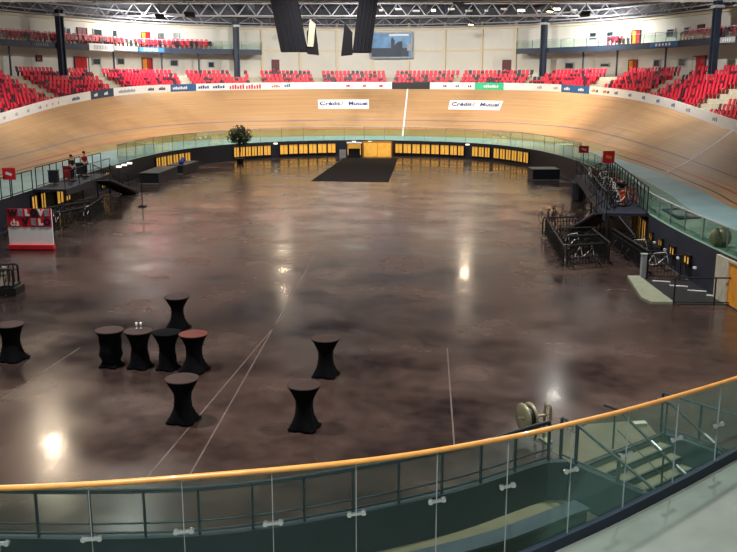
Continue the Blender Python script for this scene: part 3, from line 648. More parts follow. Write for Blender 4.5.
T = [((-10.6, 24.8), 'round high table with black stretch cover alone at the left frame edge', 'ttop', .40, .25, .41),
 ((-7.48, 24.2), 'straight-sided black covered high table, leftmost of the close row of four', 'ttop', .40, .30, .30),
 ((-6.62, 24.1), 'black covered high table second from left in the row of four, with glasses', 'ttop', .40, .23, .33),
 ((-5.78, 23.95), 'black covered high table third from left in the row of four', 'cloth', .40, .22, .30),
 ((-4.98, 23.8), 'black covered high table with reddish top, rightmost of the row of four', 'ttop2', .40, .22, .40),
 ((-6.4, 28.2), 'black covered high table standing behind the row of four', 'ttop', .40, .20, .38),
 ((-4.5, 19.95), 'black covered high table in front of the row of four', 'ttop', .40, .20, .37),
 ((-1.2, 23.35), 'black covered high table alone right of the row, further back', 'ttop', .39, .20, .36),
 ((-1.52, 19.5), 'black covered high table nearest the camera on the right', 'ttop', .39, .20, .36)]
for loc, lb, tt, R_, wa, B_ in T: table(loc, lb, 0, tt, R_, wa, B_, rz=.5)
def glassware(x, y, lb):
    m = MB(); m.lathe([(.03, 0), (.032, .005), (.005, .01), (.005, .07), (.03, .10), (.036, .14), (.03, .18)], (0, 0, 0), 12)
    o = m.build('wine_glass', W['white'], smooth=True); o.location = (x, y, 1.11); tag(o, lb, 'glass', 'glasses on the high table')
glassware(-6.72, 24.3, 'left clear glass on the second table of the row'); glassware(-6.6, 24.32, 'right clear glass on the second table of the row')

# sign "WE LOVE ..."
sg = thing('banner_stand', 'red and white printed banner board with big letters on the left of the infield', 'sign', (-16.7, 42.5, 0), -.03)
m = MB(); m.box((0, 0, 1.1), (2.2, .10, 1.9)); m.build('board', W['white'], sg, world=False)
m = MB(); m.box((0, -.054, 1.62), (2.2, .01, .92)); m.build('red_field', W['signred'], sg, world=False)
m = MB(); m.box((0, -.02, .17), (2.24, .34, .2)); m.box((0, .12, .05), (2.1, .5, .08)); m.build('base', W['signred'], sg, world=False)
tiles = [(-.84, 1.86, 'blackb', 'W'), (-.46, 1.86, 'sgrey', 'E'), (-.09, 1.86, 'white', 'L'), (.25, 1.86, 'blackb', 'O'), (.62, 1.86, 'white', 'V'), (.93, 1.86, 'sgrey', 'E'),
         (-.20, 1.41, 'blackb', 'V'), (.2, 1.40, 'sgrey', 'E'), (.58, 1.40, 'white', 'L'), (.92, 1.40, 'blackb', 'O')]
for x, z, cc, ch in tiles:
    text_mesh('letter', ch, .42, W[cc], sg, Matrix.Translation((x*.95, -.075, z-.0)) @ Matrix.Rotation(math.pi/2, 4, 'X'), .03)
text_mesh('script_lettering', 'da', .46, W['white'], sg, Matrix.Translation((-.74, -.07, 1.36)) @ Matrix.Rotation(math.pi/2, 4, 'X'), .005)
for x, z, cc in ((-.46, 1.84, 'pink'), (.32, 1.86, 'doordk'), (.92, 1.40, 'pink')):
    m = MB(); m.box((x, -.062, z), (.34, .01, .44)); m.build('letter_tile', W[cc], sg, world=False)

# ------------------------------------------------------------------ infield wall windows and openings
def wall_window(i, u0, u1, z0=.4, z1=1.42, mm='lit', label='small amber lit window low in the dark infield wall'):
    o = bpy.data.objects.new('window_%d' % (100+i), None); col.objects.link(o); o.location = inw((u0+u1)/2, .05, z0); o['kind'] = 'structure'; o['label'] = label; o['category'] = 'window'
    du = (u1-u0); m = MB(); m.loft([[inw(u, .03, z0), inw(u, .03, z1), inw(u, .06, z1), inw(u, .06, z0)] for u in (u0+du*.08, u1-du*.08)]); m.build('pane', W[mm], o)
    m = MB()
    for a, b in ((u0, u0+du*.08), (u1-du*.08, u1), ((u0+u1)/2-du*.015, (u0+u1)/2+du*.015)): m.loft([[inw(u, .0, z0-.1), inw(u, .0, z1+.1), inw(u, .12, z1+.1), inw(u, .12, z0-.1)] for u in (a, b)])
    m.loft([[inw(u, 0, z1), inw(u, 0, z1+.1), inw(u, .12, z1+.1), inw(u, .12, z1)] for u in (u0, u1)]); m.loft([[inw(u, 0, z0-.1), inw(u, 0, z0), inw(u, .12, z0), inw(u, .12, z0-.1)] for u in (u0, u1)])
    m.build('frame', W['black'], o)
WN = []
for seq in ((5.27, 5.414, 5.582, 5.74, 5.884, 6.016, 6.142), (6.92, 7.01, 7.092, 7.172, 7.246, 7.32, 7.414), (7.508, 7.612, 7.728, 7.846, 7.956, 8.082, 8.196), (8.936, 9.04, 9.152, 9.262, 9.382, 9.49, 9.612, 9.712, 9.8), (9.9, 10.0, 10.1, 10.2), (10.25, 10.37, 10.49, 10.61, 10.74, 10.87, 11.0)):
    WN += list(zip(seq, seq[1:]))
WN += [(3.72, 3.84), (3.86, 3.98), (2.3, 2.38), (2.42, 2.5), (2.66, 2.80), (2.82, 2.92)]
for i, (a, b) in enumerate(WN): wall_window(i, a, b)
def box_on_wall(name, ua, ub, z0, z1, d, mm, label, cat):
    m = MB(); A = us(ua, ub, .05); m.loft([[inw(u, .0, z0), inw(u, .0, z1), inw(u, d, z1), inw(u, d, z0)] for u in A]); return tag(m.build(name, W[mm], origin=inw((ua+ub)/2, d/2, z0)), label, cat)
# lit double doors and kiosk at the head of the carpet
dd = thing('lit_double_door', 'amber lit double doors in the infield wall behind the carpet', 'door', (1.0, 99.6, 0))
for s in (-1, 1):
    m = MB(); m.box((1.0+s*.78, 99.6, .82), (1.5, .12, 1.56)); m.build('door_leaf', W['lit'], dd)
m = MB(); m.box((1.0, 99.75, .85), (.08, .3, 1.7)); m.box((-.62, 99.75, .85), (.1, .4, 1.7)); m.box((2.62, 99.75, .85), (.1, .4, 1.7)); m.box((1.0, 99.75, 1.68), (3.3, .4, .08)); m.build('frame', W['doory'], dd)
kk = thing('kiosk', 'small lit kiosk with white top left of the amber doors', 'kiosk', (-1.6, 98.9, 0))
m = MB(); m.box((-1.6, 98.9, .5), (1.3, .8, 1.0)); m.build('counter', W['blackp'], kk)
m = MB(); m.box((-1.6, 98.6, 1.66), (1.7, 1.1, .12)); m.build('canopy', W['white'], kk)
m = MB(); [m.box((-1.6+s*.7, 98.4, 1.0), (.08, .08, 1.3)) for s in (-1, 1)]; m.box((-1.6, 99.3, 1.2), (1.3, .05, .6)); m.build('lit_back', W['lit'], kk)
m = MB(); m.box((-2.9, 98.3, .45), (.7, .5, .9)); tag(m.build('grey_cabinet', W['sgrey'], origin=(-2.9, 98.3, 0)), 'small grey cabinet left of the lit kiosk', 'cabinet')
for i, (u, lb) in enumerate(((8.62, 'above the amber double doors'), (8.42, 'above the lit kiosk'), (9.85, 'between two groups of far windows'), (7.46, 'right of the potted tree'), (4.2, 'on the left wall by the stairs, nearest'), (4.35, 'on the left wall by the stairs, middle'), (4.5, 'on the left wall by the stairs, furthest'))):
    p = inw(u, .18, 1.62); m = MB(); m.box(p, (.4, .18, .14), 0); tag(m.build('wall_lamp', W['wlamp'], origin=p), 'small white wall lamp %s' % lb, 'lamp', 'infield wall lamps')
# dark counters against the wall
def counter(loc, sz, rz, label, extra='blueb'):
    o = thing('counter', label, 'counter', loc, rz); m = MB(); m.box((0, 0, sz[2]/2), sz); m.build('body', W['navy'], o, world=False)
    m = MB(); m.box((0, 0, sz[2]+.03), (sz[0]+.08, sz[1]+.08, .06)); m.build('worktop', W['dnavy'], o, world=False)
    m = MB(); m.box((0, -sz[1]/2-.02, sz[2]*.1), (sz[0], .03, .1)); m.build('plinth', W['sgrey'], o, world=False)
counter((15.1, 75.2, 0), (2.3, 2.4, .95), 0, 'dark navy counter by the right infield wall beside the red signs')
counter((-17.9, 74.5, 0), (1.6, 6.5, .9), -.02, 'long dark counter along the left infield wall beyond the stairs')
counter((-17.4, 82, 0), (1.5, 5, .8), -.1, 'dark counter with blue bags at the far left of the infield')
for i in range(6):
    m = MB(); m.lathe([(.05, 0), (.2, .02), (.24, .15), (.15, .32), (.04, .36)], (0, 0, 0), 10); o = m.build('blue_bag', W['bluecl'], smooth=True); o.location = (-17.2-.12*i, 80.2+i*.75, .87); tag(o, 'blue bag on the far left counter, %s from its near end' % ordw(i), 'bag', 'blue bags on the counter')
# potted tree
tr = thing('potted_tree', 'dark leafy tree in a pot before the far left infield wall', 'tree', (-13.35, 91, 0))
m = MB(); m.lathe([(.32, 0), (.45, .5), (.5, .55), (.42, .56)], (-13.35, 91, 0), 16); m.build('pot', W['pot'], tr, True)
m = MB(); m.tube([(-13.35, 91, .5), (-13.3, 91, 1.3), (-13.4, 91, 2.3), (-13.35, 91, 3.2)], [.09, .07, .06, .03], 8)
for k in range(7): t = k*.9; m.tube([(-13.35, 91, 1.6+.2*k), (-13.35+.8*math.cos(t), 91+.8*math.sin(t), 2.2+.25*k)], .025, 5)
m.build('trunk', W['bark'], tr)
m = MB(); rnd = random.Random(3)
for k in range(1100):
    t = rnd.uniform(0, 6.283); ph = rnd.uniform(-1, 1); r = rnd.uniform(.5, 1)**.6; R = Vector((math.cos(t)*math.sqrt(1-ph*ph)*1.12, math.sin(t)*math.sqrt(1-ph*ph)*1.0, ph*.9))*r*(1+.25*math.sin(5*t+3*ph))
    c = Vector((-13.35, 91, 2.85))+R; a = Vector((rnd.gauss(0, 1), rnd.gauss(0, 1), rnd.gauss(0, .6))).normalized(); b = a.cross(Vector((rnd.gauss(0, 1), rnd.gauss(0, 1), rnd.gauss(0, 1)))).normalized()
    m.add([c-a*.17, c-b*.06, c+a*.17, c+b*.06], [(0, 1, 2, 3)])
m.build('foliage', W['leaf'], tr)

# ------------------------------------------------------------------ barriers, platforms, stairs, bikes, people
def make_barrier(L=2.0, H=1.05):
    o = thing('crowd_barrier', 'x', 'barrier', (0, 0, 0), 0, 'black crowd barriers')
    m = MB(); r = .1; m.tube([(-L/2, 0, .12), (-L/2, 0, H-r), (-L/2+r*.3, 0, H-r*.3), (-L/2+r, 0, H), (L/2-r, 0, H), (L/2-r*.3, 0, H-r*.3), (L/2, 0, H-r), (L/2, 0, .12)], .045, 6)
    m.tube([(-L/2, 0, .2), (L/2, 0, .2)], .022, 6); m.tube([(-L/2, 0, H-.22), (L/2, 0, H-.22)], .02, 6); m.build('frame', W['black'], o, world=False)
    m = MB()
    for k in range(1, 12): m.tube([(-L/2+L*k/12, 0, .2), (-L/2+L*k/12, 0, H)], .026, 5)
    m.build('upright_bars', W['black'], o, world=False)
    for s in (-1, 1):
        m = MB(); m.tube([(s*L*.36, -.28, .03), (s*L*.36, 0, .15), (s*L*.36, .28, .03)], .028, 6); m.build('foot', W['black'], o, world=False)
    return o
B0 = make_barrier(); first = [True]
def barrier_line(a, b, label, L=2.0):
    a = Vector((*a, 0)); b = Vector((*b, 0)); d = b-a; n_ = max(1, round(d.length/2.08)); rz = math.atan2(d.y, d.x)
    for i in range(n_):
        p = a+d*((i+.5)/n_); lb = '%s, %s of %s' % (label, ordw(i), ['one','two','three','four','five','six','seven','eight'][n_-1]) if n_ > 1 else label
        if first[0]: B0.location = p; B0.rotation_euler = (0, 0, rz); B0['label'] = lb; first[0] = False
        else: dup(B0, p, rz, lb)
barrier_line((9.51, 46.2), (8.65, 37.9), 'black barrier, left side of right pen from back')
barrier_line((9.7, 46.3), (11.0, 46.5), 'short black barrier at the back of the right pen')
barrier_line((8.7, 37.75), (10.75, 38.6), 'front barrier of the right pen')
barrier_line((9.4, 42.6), (11.2, 43.0), 'black barrier across the middle of the right pen')
barrier_line((9.35, 40.3), (10.9, 40.8), 'black barrier in the right pen behind its front side')
barrier_line((10.9, 38.8), (11.1, 42.6), 'black barrier, wall side of right pen from front')
barrier_line((12.0, 36.6), (12.1, 42.6), 'black barrier below the right platform from front')
barrier_line((-19.4, 46.3), (-16.9, 47.2), 'black barrier behind the printed banner board, counted from the left')
barrier_line((-18.7, 44.9), (-16.5, 50.5), 'black barrier, outer row behind banner board from front')
barrier_line((-19.6, 48.2), (-17.2, 53), 'black barrier, inner row of left pen from front')
barrier_line((-17.9, 53.2), (-16.3, 57.0), 'black barrier near the foot of the left platform from front')
barrier_line((-16.4, 50.7), (-16.9, 55), 'black barrier, right side of left pen from front')
barrier_line((-15.9, 33.5), (-14.0, 33.9), 'black barrier at the left frame edge, back one')
barrier_line((-15.6, 32.4), (-13.9, 32.9), 'black barrier at the left frame edge, front one')
m = MB(); m.box((-14.6, 33.2, .16), (1.9, .9, .32)); m.box((-14.6, 33.2, .36), (1.7, .7, .08)); tag(m.build('equipment_case', W['blackp'], origin=(-14.6, 33.2, 0)), 'low black case between the barriers at the left frame edge', 'case')
m = MB(); m.box((-14.15, 32.9, .75), (.16, .06, .8), .2, Matrix.Rotation(.2, 4, 'Y')); tag(m.build('pale_strap', W['conc'], origin=(-14.15, 32.9, .4)), 'pale folded strap hanging on the barrier at the left frame edge', 'strap')

def stage(ua, ub, d, label, side, stair_a, stair_b, sw):
    A = us(ua, ub, .1)
    o = thing('platform', label, 'platform', inw((ua+ub)/2, d/2, 0))
    m = MB(); m.loft([[inw(u, -.05, WZ-.12), inw(u, -.05, WZ+.02), inw(u, d, WZ+.02), inw(u, d, WZ-.12)] for u in A]); m.build('deck', W['navy'], o)
    m = MB(); m.loft([[inw(u, d-.06, WZ-.4), inw(u, d-.06, WZ), inw(u, d+.02, WZ), inw(u, d+.02, WZ-.4)] for u in A]); m.build('fascia', W['navy'], o)
    for u in us(ua, ub, .35):
        m = MB(); m.tube([inw(u, d-.15, 0), inw(u, d-.15, WZ-.1)], .06, 6); m.build('leg', W['black'], o)
    m = MB(); m.tube([inw(u, d-.05, WZ+1.1) for u in A], .025, 6); m.tube([inw(u, d-.05, WZ+.55) for u in A], .015, 6); m.build('guard_rail', W['dsteel'], o)
    for u in us(ua, ub, .22):
        m = MB(); m.tube([inw(u, d-.05, WZ), inw(u, d-.05, WZ+1.1)], .022, 6); m.build('guard_post', W['black'], o)
    st = thing('platform_stairs', 'black stairs leading down from the %s platform to the infield floor' % side, 'stairs', (stair_b[0], stair_b[1], 0))
    a = Vector(stair_a); b = Vector(stair_b); n_ = 9; d_ = (b-a); d2 = Vector((d_.x, d_.y, 0)).normalized(); q = Vector((-d2.y, d2.x, 0)); rz = math.atan2(d2.y, d2.x)
    for i in range(n_):
        p = a+d_*((i+.5)/n_); m = MB(); m.box((p.x, p.y, p.z), (d_.length/n_*.95, sw, .06), rz); m.box((p.x, p.y, p.z-.1), (.03, sw, .2), rz); m.build('tread', W['black'], st)
    for s in (-1, 1):
        m = MB(); k = q*s*sw/2; m.tube([a+k+Vector((0, 0, -.05)), b+k+Vector((0, 0, .05))], .09, 6); m.build('stringer', W['navy'], st)
        m = MB(); m.tube([a+k+Vector((0, 0, 1)), b+k+Vector((0, 0, 1))], .03, 6)
        for f in (0, .33, .66, 1): m.tube([a+d_*f+k, a+d_*f+k+Vector((0, 0, 1))], .022, 6)
        m.build('handrail', W['black'], st)
stage(13.2, 14.95, 2.1, 'dark raised platform along the right infield wall holding bicycles', 'right', (11.9, 43.4, 1.75), (11.3, 47.2, .1), 1.0)
stage(2.35, 3.25, 2.0, 'dark raised platform along the left infield wall with people on it', 'left', (-18.0, 58.8, 1.75), (-17.9, 65.2, .1), 1.1)
# lit room below the right platform, lit openings beside left stairs
for i, (a, b) in enumerate(((14.3, 14.45), (14.47, 14.62), (14.64, 14.79), (14.81, 14.95))): wall_window(60+i, a, b, .3, 1.4, label='amber lit opening under the right platform')
for i, (a, b) in enumerate(((15.02, 15.1), (15.22, 15.3), (15.42, 15.5), (15.62, 15.7))):
    wall_window(70+i, a, b, .70, 1.0, label='small amber lit slot on the right wall before the stairwell')
    p = inw(b+.06, .1, .72); m = MB(); m.box(p, (.08, .22, .08)); tag(m.build('white_marker', W['white'], origin=p), 'small white marker plate between the lit slots, %s from the left' % ordw(i), 'marker', 'white markers on the right wall')

# bicycles
def make_bike(fc='black'):
    o = thing('bicycle', 'x', 'bicycle', (0, 0, 0), 0)
    for s in (-.5, .5):
        m = MB(); P = [(s+.33*math.cos(t), 0, .34+.33*math.sin(t)) for t in [2*math.pi*k/20 for k in range(21)]]; m.tube(P, .022, 6, False)
        for k in range(8): t = math.pi*k/4; m.tube([(s, 0, .34), (s+.32*math.cos(t), 0, .34+.32*math.sin(t))], .004, 3)
        m.build('wheel', W['blackp'], o, world=False)
    m = MB(); bb = (-.08, 0, .3); st_ = (-.22, 0, .82); hd = (.36, 0, .84); hb = (.42, 0, .68)
    for a, b in ((bb, st_), (bb, hb), (st_, hd), (hd, hb), (hb, (.5, 0, .34)), (bb, (-.5, 0, .34)), (st_, (-.5, 0, .34))): m.tube([a, b], .02, 6)
    m.build('frame', W[fc], o, world=False)
    m = MB(); m.box((-.24, 0, .92), (.26, .1, .05)); m.tube([st_, (-.24, 0, .92)], .014, 5); m.build('saddle', W['blackp'], o, world=False)
    m = MB(); m.tube([(.36, -.2, .93), (.36, .2, .93)], .014, 5)
    for s in (-1, 1): m.tube([(.36, s*.2, .93), (.46, s*.2, .92), (.5, s*.2, .84), (.42, s*.2, .76)], .014, 5)
    m.tube([hd, (.36, 0, .93)], .014, 5); m.build('handlebar', W['black'], o, world=False)
    m = MB(); m.lathe([(.09, -.01), (.09, .01)], (0, 0, 0), 14, Matrix.Rotation(math.pi/2, 3, 'X')); 
    m.v = [(x-.08, y, z+.3) for x, y, z in m.v]; m.build('chainring', W['black'], o, world=False)
    return o
b0 = make_bike(); BK = [((10.4, 50.6, 0), 1.9, 'dark bicycle leaning beyond the right pen, nearest of three'), ((11.0, 51.2, 0), 1.2, 'dark bicycle beyond the right pen, middle of three'), ((11.5, 52.0, 0), 2.3, 'dark bicycle beyond the right pen, furthest of three')]
for i in range(18):
    u = 13.3+i*.085; p = inw(u, .45+.55*(i % 3), WZ+.03); BK.append((p, .5+.5*(i % 4), 'bicycle parked on the right platform, %s from its far end' % ordw(i)))
for i in range(10):
    BK.append(((-19.3+.32*i, 46.8+.75*i+.3*(i % 2), 0), 1.2+.2*(i % 3), 'bicycle in the left pen behind the banner board, %s from the front' % ordw(i)))
for i in range(6): BK.append(((9.9+.12*(i % 2), 39.2+1.05*i, 0), .3+.2*(i % 2), 'bicycle inside the right pen, %s from the front' % ordw(i)))
for i in range(5): BK.append(((12.7+.1*(i % 2), 37.4+1.1*i, 0), .2, 'bicycle below the right platform beyond the stairwell, %s from the front' % ordw(i)))
for i, (p, rz, lb) in enumerate(BK):
    if i == 0: b0.location = p; b0.rotation_euler = (0, 0, rz); b0['label'] = lb
    elif i == 4: b1 = make_bike('redcl'); b1.location = p; b1.rotation_euler = (0, 0, rz); b1['label'] = lb.replace('bicycle', 'red bicycle')
    elif i == 5: b2 = make_bike('white'); b2.location = p; b2.rotation_euler = (0, 0, rz); b2['label'] = lb.replace('bicycle', 'white bicycle')
    elif i > 5 and i < 22 and i % 3 == 0: dup(b1, p, rz, lb.replace('bicycle', 'red bicycle'))
    elif i > 5 and i % 3 == 1: dup(b2, p, rz, lb.replace('bicycle', 'white bicycle'))
    else: dup(b0, p, rz, lb)

def person(loc, rz, label, top, legs, bend=0, shoes='blackp'):
    o = thing('person', label, 'person', loc, rz)
    b = math.radians(bend); hip = Vector((0, 0, .92)); 
    def up(h, x=0, y=0): return hip + Vector((x, -math.sin(b)*h + y*math.cos(b), math.cos(b)*h + y*math.sin(b)))
    def skin(name, verts, edges, rad, mm, root=0):
        me = bpy.data.meshes.new(name); me.from_pydata(verts, edges, []); ob = bpy.data.objects.new(name, me); col.objects.link(ob)
        md = ob.modifiers.new('s', 'SKIN'); me.skin_vertices or me.attributes
        for i, r in enumerate(rad): me.skin_vertices[0].data[i].radius = (r, r)
        me.skin_vertices[0].data[root].use_root = True
        sb = ob.modifiers.new('u', 'SUBSURF'); sb.levels = 1; sb.render_levels = 1
        bpy.context.view_layer.update()
        nm = bpy.data.meshes.new_from_object(ob.evaluated_get(bpy.context.evaluated_depsgraph_get())); bpy.data.objects.remove(ob)
        nm.materials.clear(); nm.materials.append(mm)
        for p_ in nm.polygons: p_.use_smooth = True
        q = bpy.data.objects.new(name, nm); col.objects.link(q); q.parent = o; return q
    def base(k): # full body
        V = [hip, up(.25), up(.45), up(.54), up(.62), up(.74)]; E = [(0,1),(1,2),(2,3),(3,4),(4,5)]; R = [.13,.12,.14,.06,.085,.075]
        for s in (-1, 1):
            n_ = len(V); V += [up(.44, s*.18), up(.2, s*.24, -.03), up(.0, s*.24, -.14), up(-.06, s*.24, -.2)]; E += [(2,n_),(n_,n_+1),(n_+1,n_+2),(n_+2,n_+3)]; R += [.06,.045,.035,.035]
            n_ = len(V); V += [hip+Vector((s*.09, 0, -.06)), hip+Vector((s*.1, -.03, -.46)), hip+Vector((s*.11, .02, -.86)), hip+Vector((s*.12, -.14, -.89))]; E += [(0,n_),(n_,n_+1),(n_+1,n_+2),(n_+2,n_+3)]; R += [.095,.065,.045,.035]
        return V, E, R
    V, E, R = base(0); skin('body', V, E, R, W['skin'])
    V = [hip+Vector((0,0,.02)), up(.25), up(.45), up(.50)]; E = [(0,1),(1,2),(2,3)]; R = [.15,.14,.16,.09]
    for s in (-1, 1):
        n_ = len(V); V += [up(.44, s*.18), up(.22, s*.24, -.03)]; E += [(2,n_),(n_,n_+1)]; R += [.08,.065]
    skin('shirt', V, E, R, W[top])
    V = [hip]; E = []; R = [.15]
    for s in (-1, 1):
        n_ = len(V); V += [hip+Vector((s*.09, 0, -.08)), hip+Vector((s*.1, -.03, -.46)), hip+Vector((s*.11, .02, -.78))]; E += [(0,n_),(n_,n_+1),(n_+1,n_+2)]; R += [.115,.085,.065]
    skin('trousers', V, E, R, W[legs])
    m = MB(); c = up(.72); m.lathe([(.02, .11), (.07, .09), (.098, .04), (.1, 0), (.095, -.03)][::-1], c+Vector((0, .015, .02)), 14); m.build('hair', W['hair'], o, True, False)
    m = MB(); f = up(.68)
    m.box(f+Vector((0, -.095, 0)), (.025, .03, .04)); m.build('nose', W['skin'], o, world=False)
    m = MB(); [m.box(f+Vector((s*.03, -.085, .03)), (.02, .012, .012)) for s in (-1, 1)]; m.box(f+Vector((0, -.083, -.035)), (.045, .01, .01)); m.build('eyes_and_mouth', W['hair'], o, world=False)
    m = MB(); [m.box(hip+Vector((s*.12, -.09, -.88)), (.09, .26, .08)) for s in (-1, 1)]; m.build('shoes', W[shoes], o, world=False)
person(inw(3.0, .9, WZ+.02), 1.2, 'person in a red top standing on the left platform', 'redcl', 'dkcl')
person(inw(2.72, 1.0, WZ+.02), 1.4, 'person in dark clothes at the rail of the left platform', 'dkcl', 'dkcl')
person(inw(14.62, .9, WZ+.02), -1.0, 'person in a dark top and orange trousers bending on the right platform', 'dkcl', 'orcl', 38)
def fence(name, pts, label, H=1.05, bars=.14, mm='black'):
    pts = [Vector(p) for p in pts]; o = thing(name, label, 'railing', pts[0])
    m = MB(); m.tube([p+Vector((0,0,H)) for p in pts], .03, 6); m.build('top_rail', W[mm], o)
    m = MB(); m.tube([p+Vector((0,0,.12)) for p in pts], .025, 6); m.build('bottom_rail', W[mm], o)
    for a, b in zip(pts, pts[1:]):
        n_ = max(1, round((b-a).length/1.3))
        for i in range(n_+1):
            p = a+(b-a)*i/n_; m = MB(); m.tube([p, p+Vector((0,0,H))], .03, 6); m.build('post', W[mm], o)
        if bars:
            m = MB(); k = int((b-a).length/bars)
            for i in range(k): p = a+(b-a)*i/k; m.tube([p+Vector((0,0,.12)), p+Vector((0,0,H))], .011, 4)
            m.build('bars', W[mm], o)
    return o
m = MB(); m.lathe([(.42, 0), (.5, .1), (.55, 1.25), (.4, 1.45), (.1, 1.5)], (0, 0, 0), 14); o = m.build('dark_bin', W['navy']); o.location = (14.9, 61.5, 0); tag(o, 'dark round bin standing beyond the right platform', 'bin')
fence('apron_railing', [inw(1.9, .08, WZ), inw(2.1, .08, WZ), inw(2.33, .08, WZ)], 'thin dark railing on the left wall top beside the red sign', 1.2, 0)
fence('apron_railing', [inw(3.27, .08, WZ), inw(3.5, .08, WZ), inw(3.75, .08, WZ)], 'thin dark railing on the left wall top above the stairs', 1.2, 0)
fence('platform_back_rail', [inw(2.4, .0, WZ+.02), inw(3.2, .0, WZ+.02)], 'thin dark rail at the wall side of the left platform', 1.25, 0)
for i in range(3):
    m = MB(); m.tube([(0, 0, 0), (0, 0, .9)], .03, 6); m.box((0, 0, .5), (.55, .4, .7)); m.box((0, 0, .9), (.6, .45, .06)); o = m.build('tool_trolley', W['redcl' if i == 1 else 'navy']); o.location = inw(2.55+.25*i, .45, WZ+.02); tag(o, '%s tool trolley on the left platform, %s from its near end' % ('red' if i == 1 else 'dark', ordw(i)), 'trolley', 'tool trolleys')
fence('platform_back_rail', [inw(13.3, .1, WZ+.02), inw(14.0, .1, WZ+.02), inw(14.95, .1, WZ+.02)], 'thin dark rail at the wall side of the right platform', 1.3, 0)
# flag signs on poles
def pole_sign(loc, h, w_, hh, mm, label, mark='white'):
    o = thing('pole_sign', label, 'sign', loc); m = MB(); m.tube([(0, 0, 0), (0, 0, h)], .03, 6); m.build('pole', W['black'], o, world=False)
    m = MB(); m.box((0, 0, h+hh/2-.05), (w_, .1, hh)); m.build('sign_box', W[mm], o, world=False)
    m = MB(); m.box((0, -.056, h+hh/2-.05), (w_*.5, .01, hh*.22), 0, Matrix.Rotation(.3, 4, 'Y')); m.build('mark', W[mark], o, world=False)
pole_sign((16.7, 68, 0), 2.9, .75, .55, 'signred', 'small red sign on a pole, further of the two on the right')
pole_sign((14.95, 54.5, 0), 3.3, .72, .75, 'signred', 'red and yellow sign on a pole, nearer of the two on the right', 'doory')
pole_sign((-20.0, 48.5, 1.8), 1.1, .7, .65, 'signred', 'red sign on a pole at the left frame edge')
m = MB(); m.tube([(0, 0, 0), (0, 0, 2.1)], .04, 6); m.box((0, 0, .04), (.5, .5, .08)); o = m.build('free_pole', W['black']); o.location = (-15.2, 58.2, 0); tag(o, 'thin black pole on a foot plate standing free right of the left stairs', 'pole')
m = MB(); m.tube([(0, 0, 0), (0, 0, 1.0)], .035, 8); m.lathe([(.16, 0), (.16, .03)], n=16); o = m.build('yellow_post', W['yel']); o.location = (-18.6, 45.0, 0); tag(o, 'yellow upright post just left of the banner board', 'post')
# bench-like plate on the right apron
pl = thing('apron_panel', 'flat framed panel with pale print lying on the green right walkway', 'panel', lerp(15.02, .3))
A = us(14.83, 15.2, .08); m = MB(); m.loft([[Vector(lerp(u, .2))+Vector((0,0,.02)), Vector(lerp(u, .2))+Vector((0,0,.06)), Vector(lerp(u, .45))+Vector((0,0,.06)), Vector(lerp(u, .45))+Vector((0,0,.02))] for u in A]); m.build('frame', W['dnavy'], pl)
m = MB(); m.strip([[Vector(lerp(u, .24))+Vector((0,0,.066)) for u in A[1:-1] or A], [Vector(lerp(u, .41))+Vector((0,0,.066)) for u in A[1:-1] or A]]); m.build('print', W['grey'], pl)

# ------------------------------------------------------------------ right stairwell with black fence, amber door, hose reel
fence('stairwell_railing', [(11.35, 31.4, 0), (14.3, 31.25, 0)], 'black railing along the near side of the right stairwell', bars=0)
fence('stairwell_railing', [(11.75, 35.9, 0), (14.4, 35.5, 0)], 'black barred railing along the far side of the right stairwell')
m = MB(); m.prism([(11.0, 36.1), (11.5, 36.1), (11.4, 31.5), (10.55, 31.5), (10.4, 32.2)], 0, .10); tag(m.build('ramp_kerb', W['ramp'], origin=(11, 34, 0)), 'pale concrete kerb strip beside the right stairwell', 'kerb')
m = MB(); m.prism([(11.52, 31.5), (14, 31.35), (14, 35.4), (11.6, 35.8)], .0, .02); tag(m.build('stairwell_mat', W['blackb'], origin=(12.7, 33.5, 0)), 'dark flooring of the right stairwell between its railings', 'flooring')
m = MB(); a = Vector((12.0, 35.4, .06)); b = Vector((13.7, 32.0, .06))
for i in range(4):
    p = a+(b-a)*(i+.3)/4; m = MB(); m.box(p, (.7, .07, .04), -.35)
    tag(m.build('step_edging', W['white'], origin=p), 'white edge strip on the right stairwell floor, %s from the back' % ordw(i), 'edging', 'white strips in the right stairwell')
m = MB(); m.box((0, 0, .5), (.22, .22, 1.0)); m.box((0, 0, 1.02), (.28, .28, .05)); o = m.build('white_post', W['sgrey']); o.location = (11.66, 36.1, 0); tag(o, 'stout pale post at the corner of the right stairwell railing', 'post')
ad = thing('amber_door', 'amber yellow door with pale jamb in the wall at the right frame edge', 'door', inw(16.2, .0, 0))
A = us(16.04, 16.5, .05); m = MB(); m.loft([[inw(u, -.02, .05), inw(u, -.02, 1.62), inw(u, .05, 1.62), inw(u, .05, .05)] for u in A]); m.build('door_leaf', W['doory'], ad)
m = MB(); m.loft([[inw(u, -.02, .0), inw(u, -.02, 1.7), inw(u, .12, 1.7), inw(u, .12, .0)] for u in (15.95, 16.04)]); m.loft([[inw(u, -.02, 1.62), inw(u, -.02, 1.7), inw(u, .1, 1.7), inw(u, .1, 1.62)] for u in A]); m.build('jamb', W['conc'], ad)
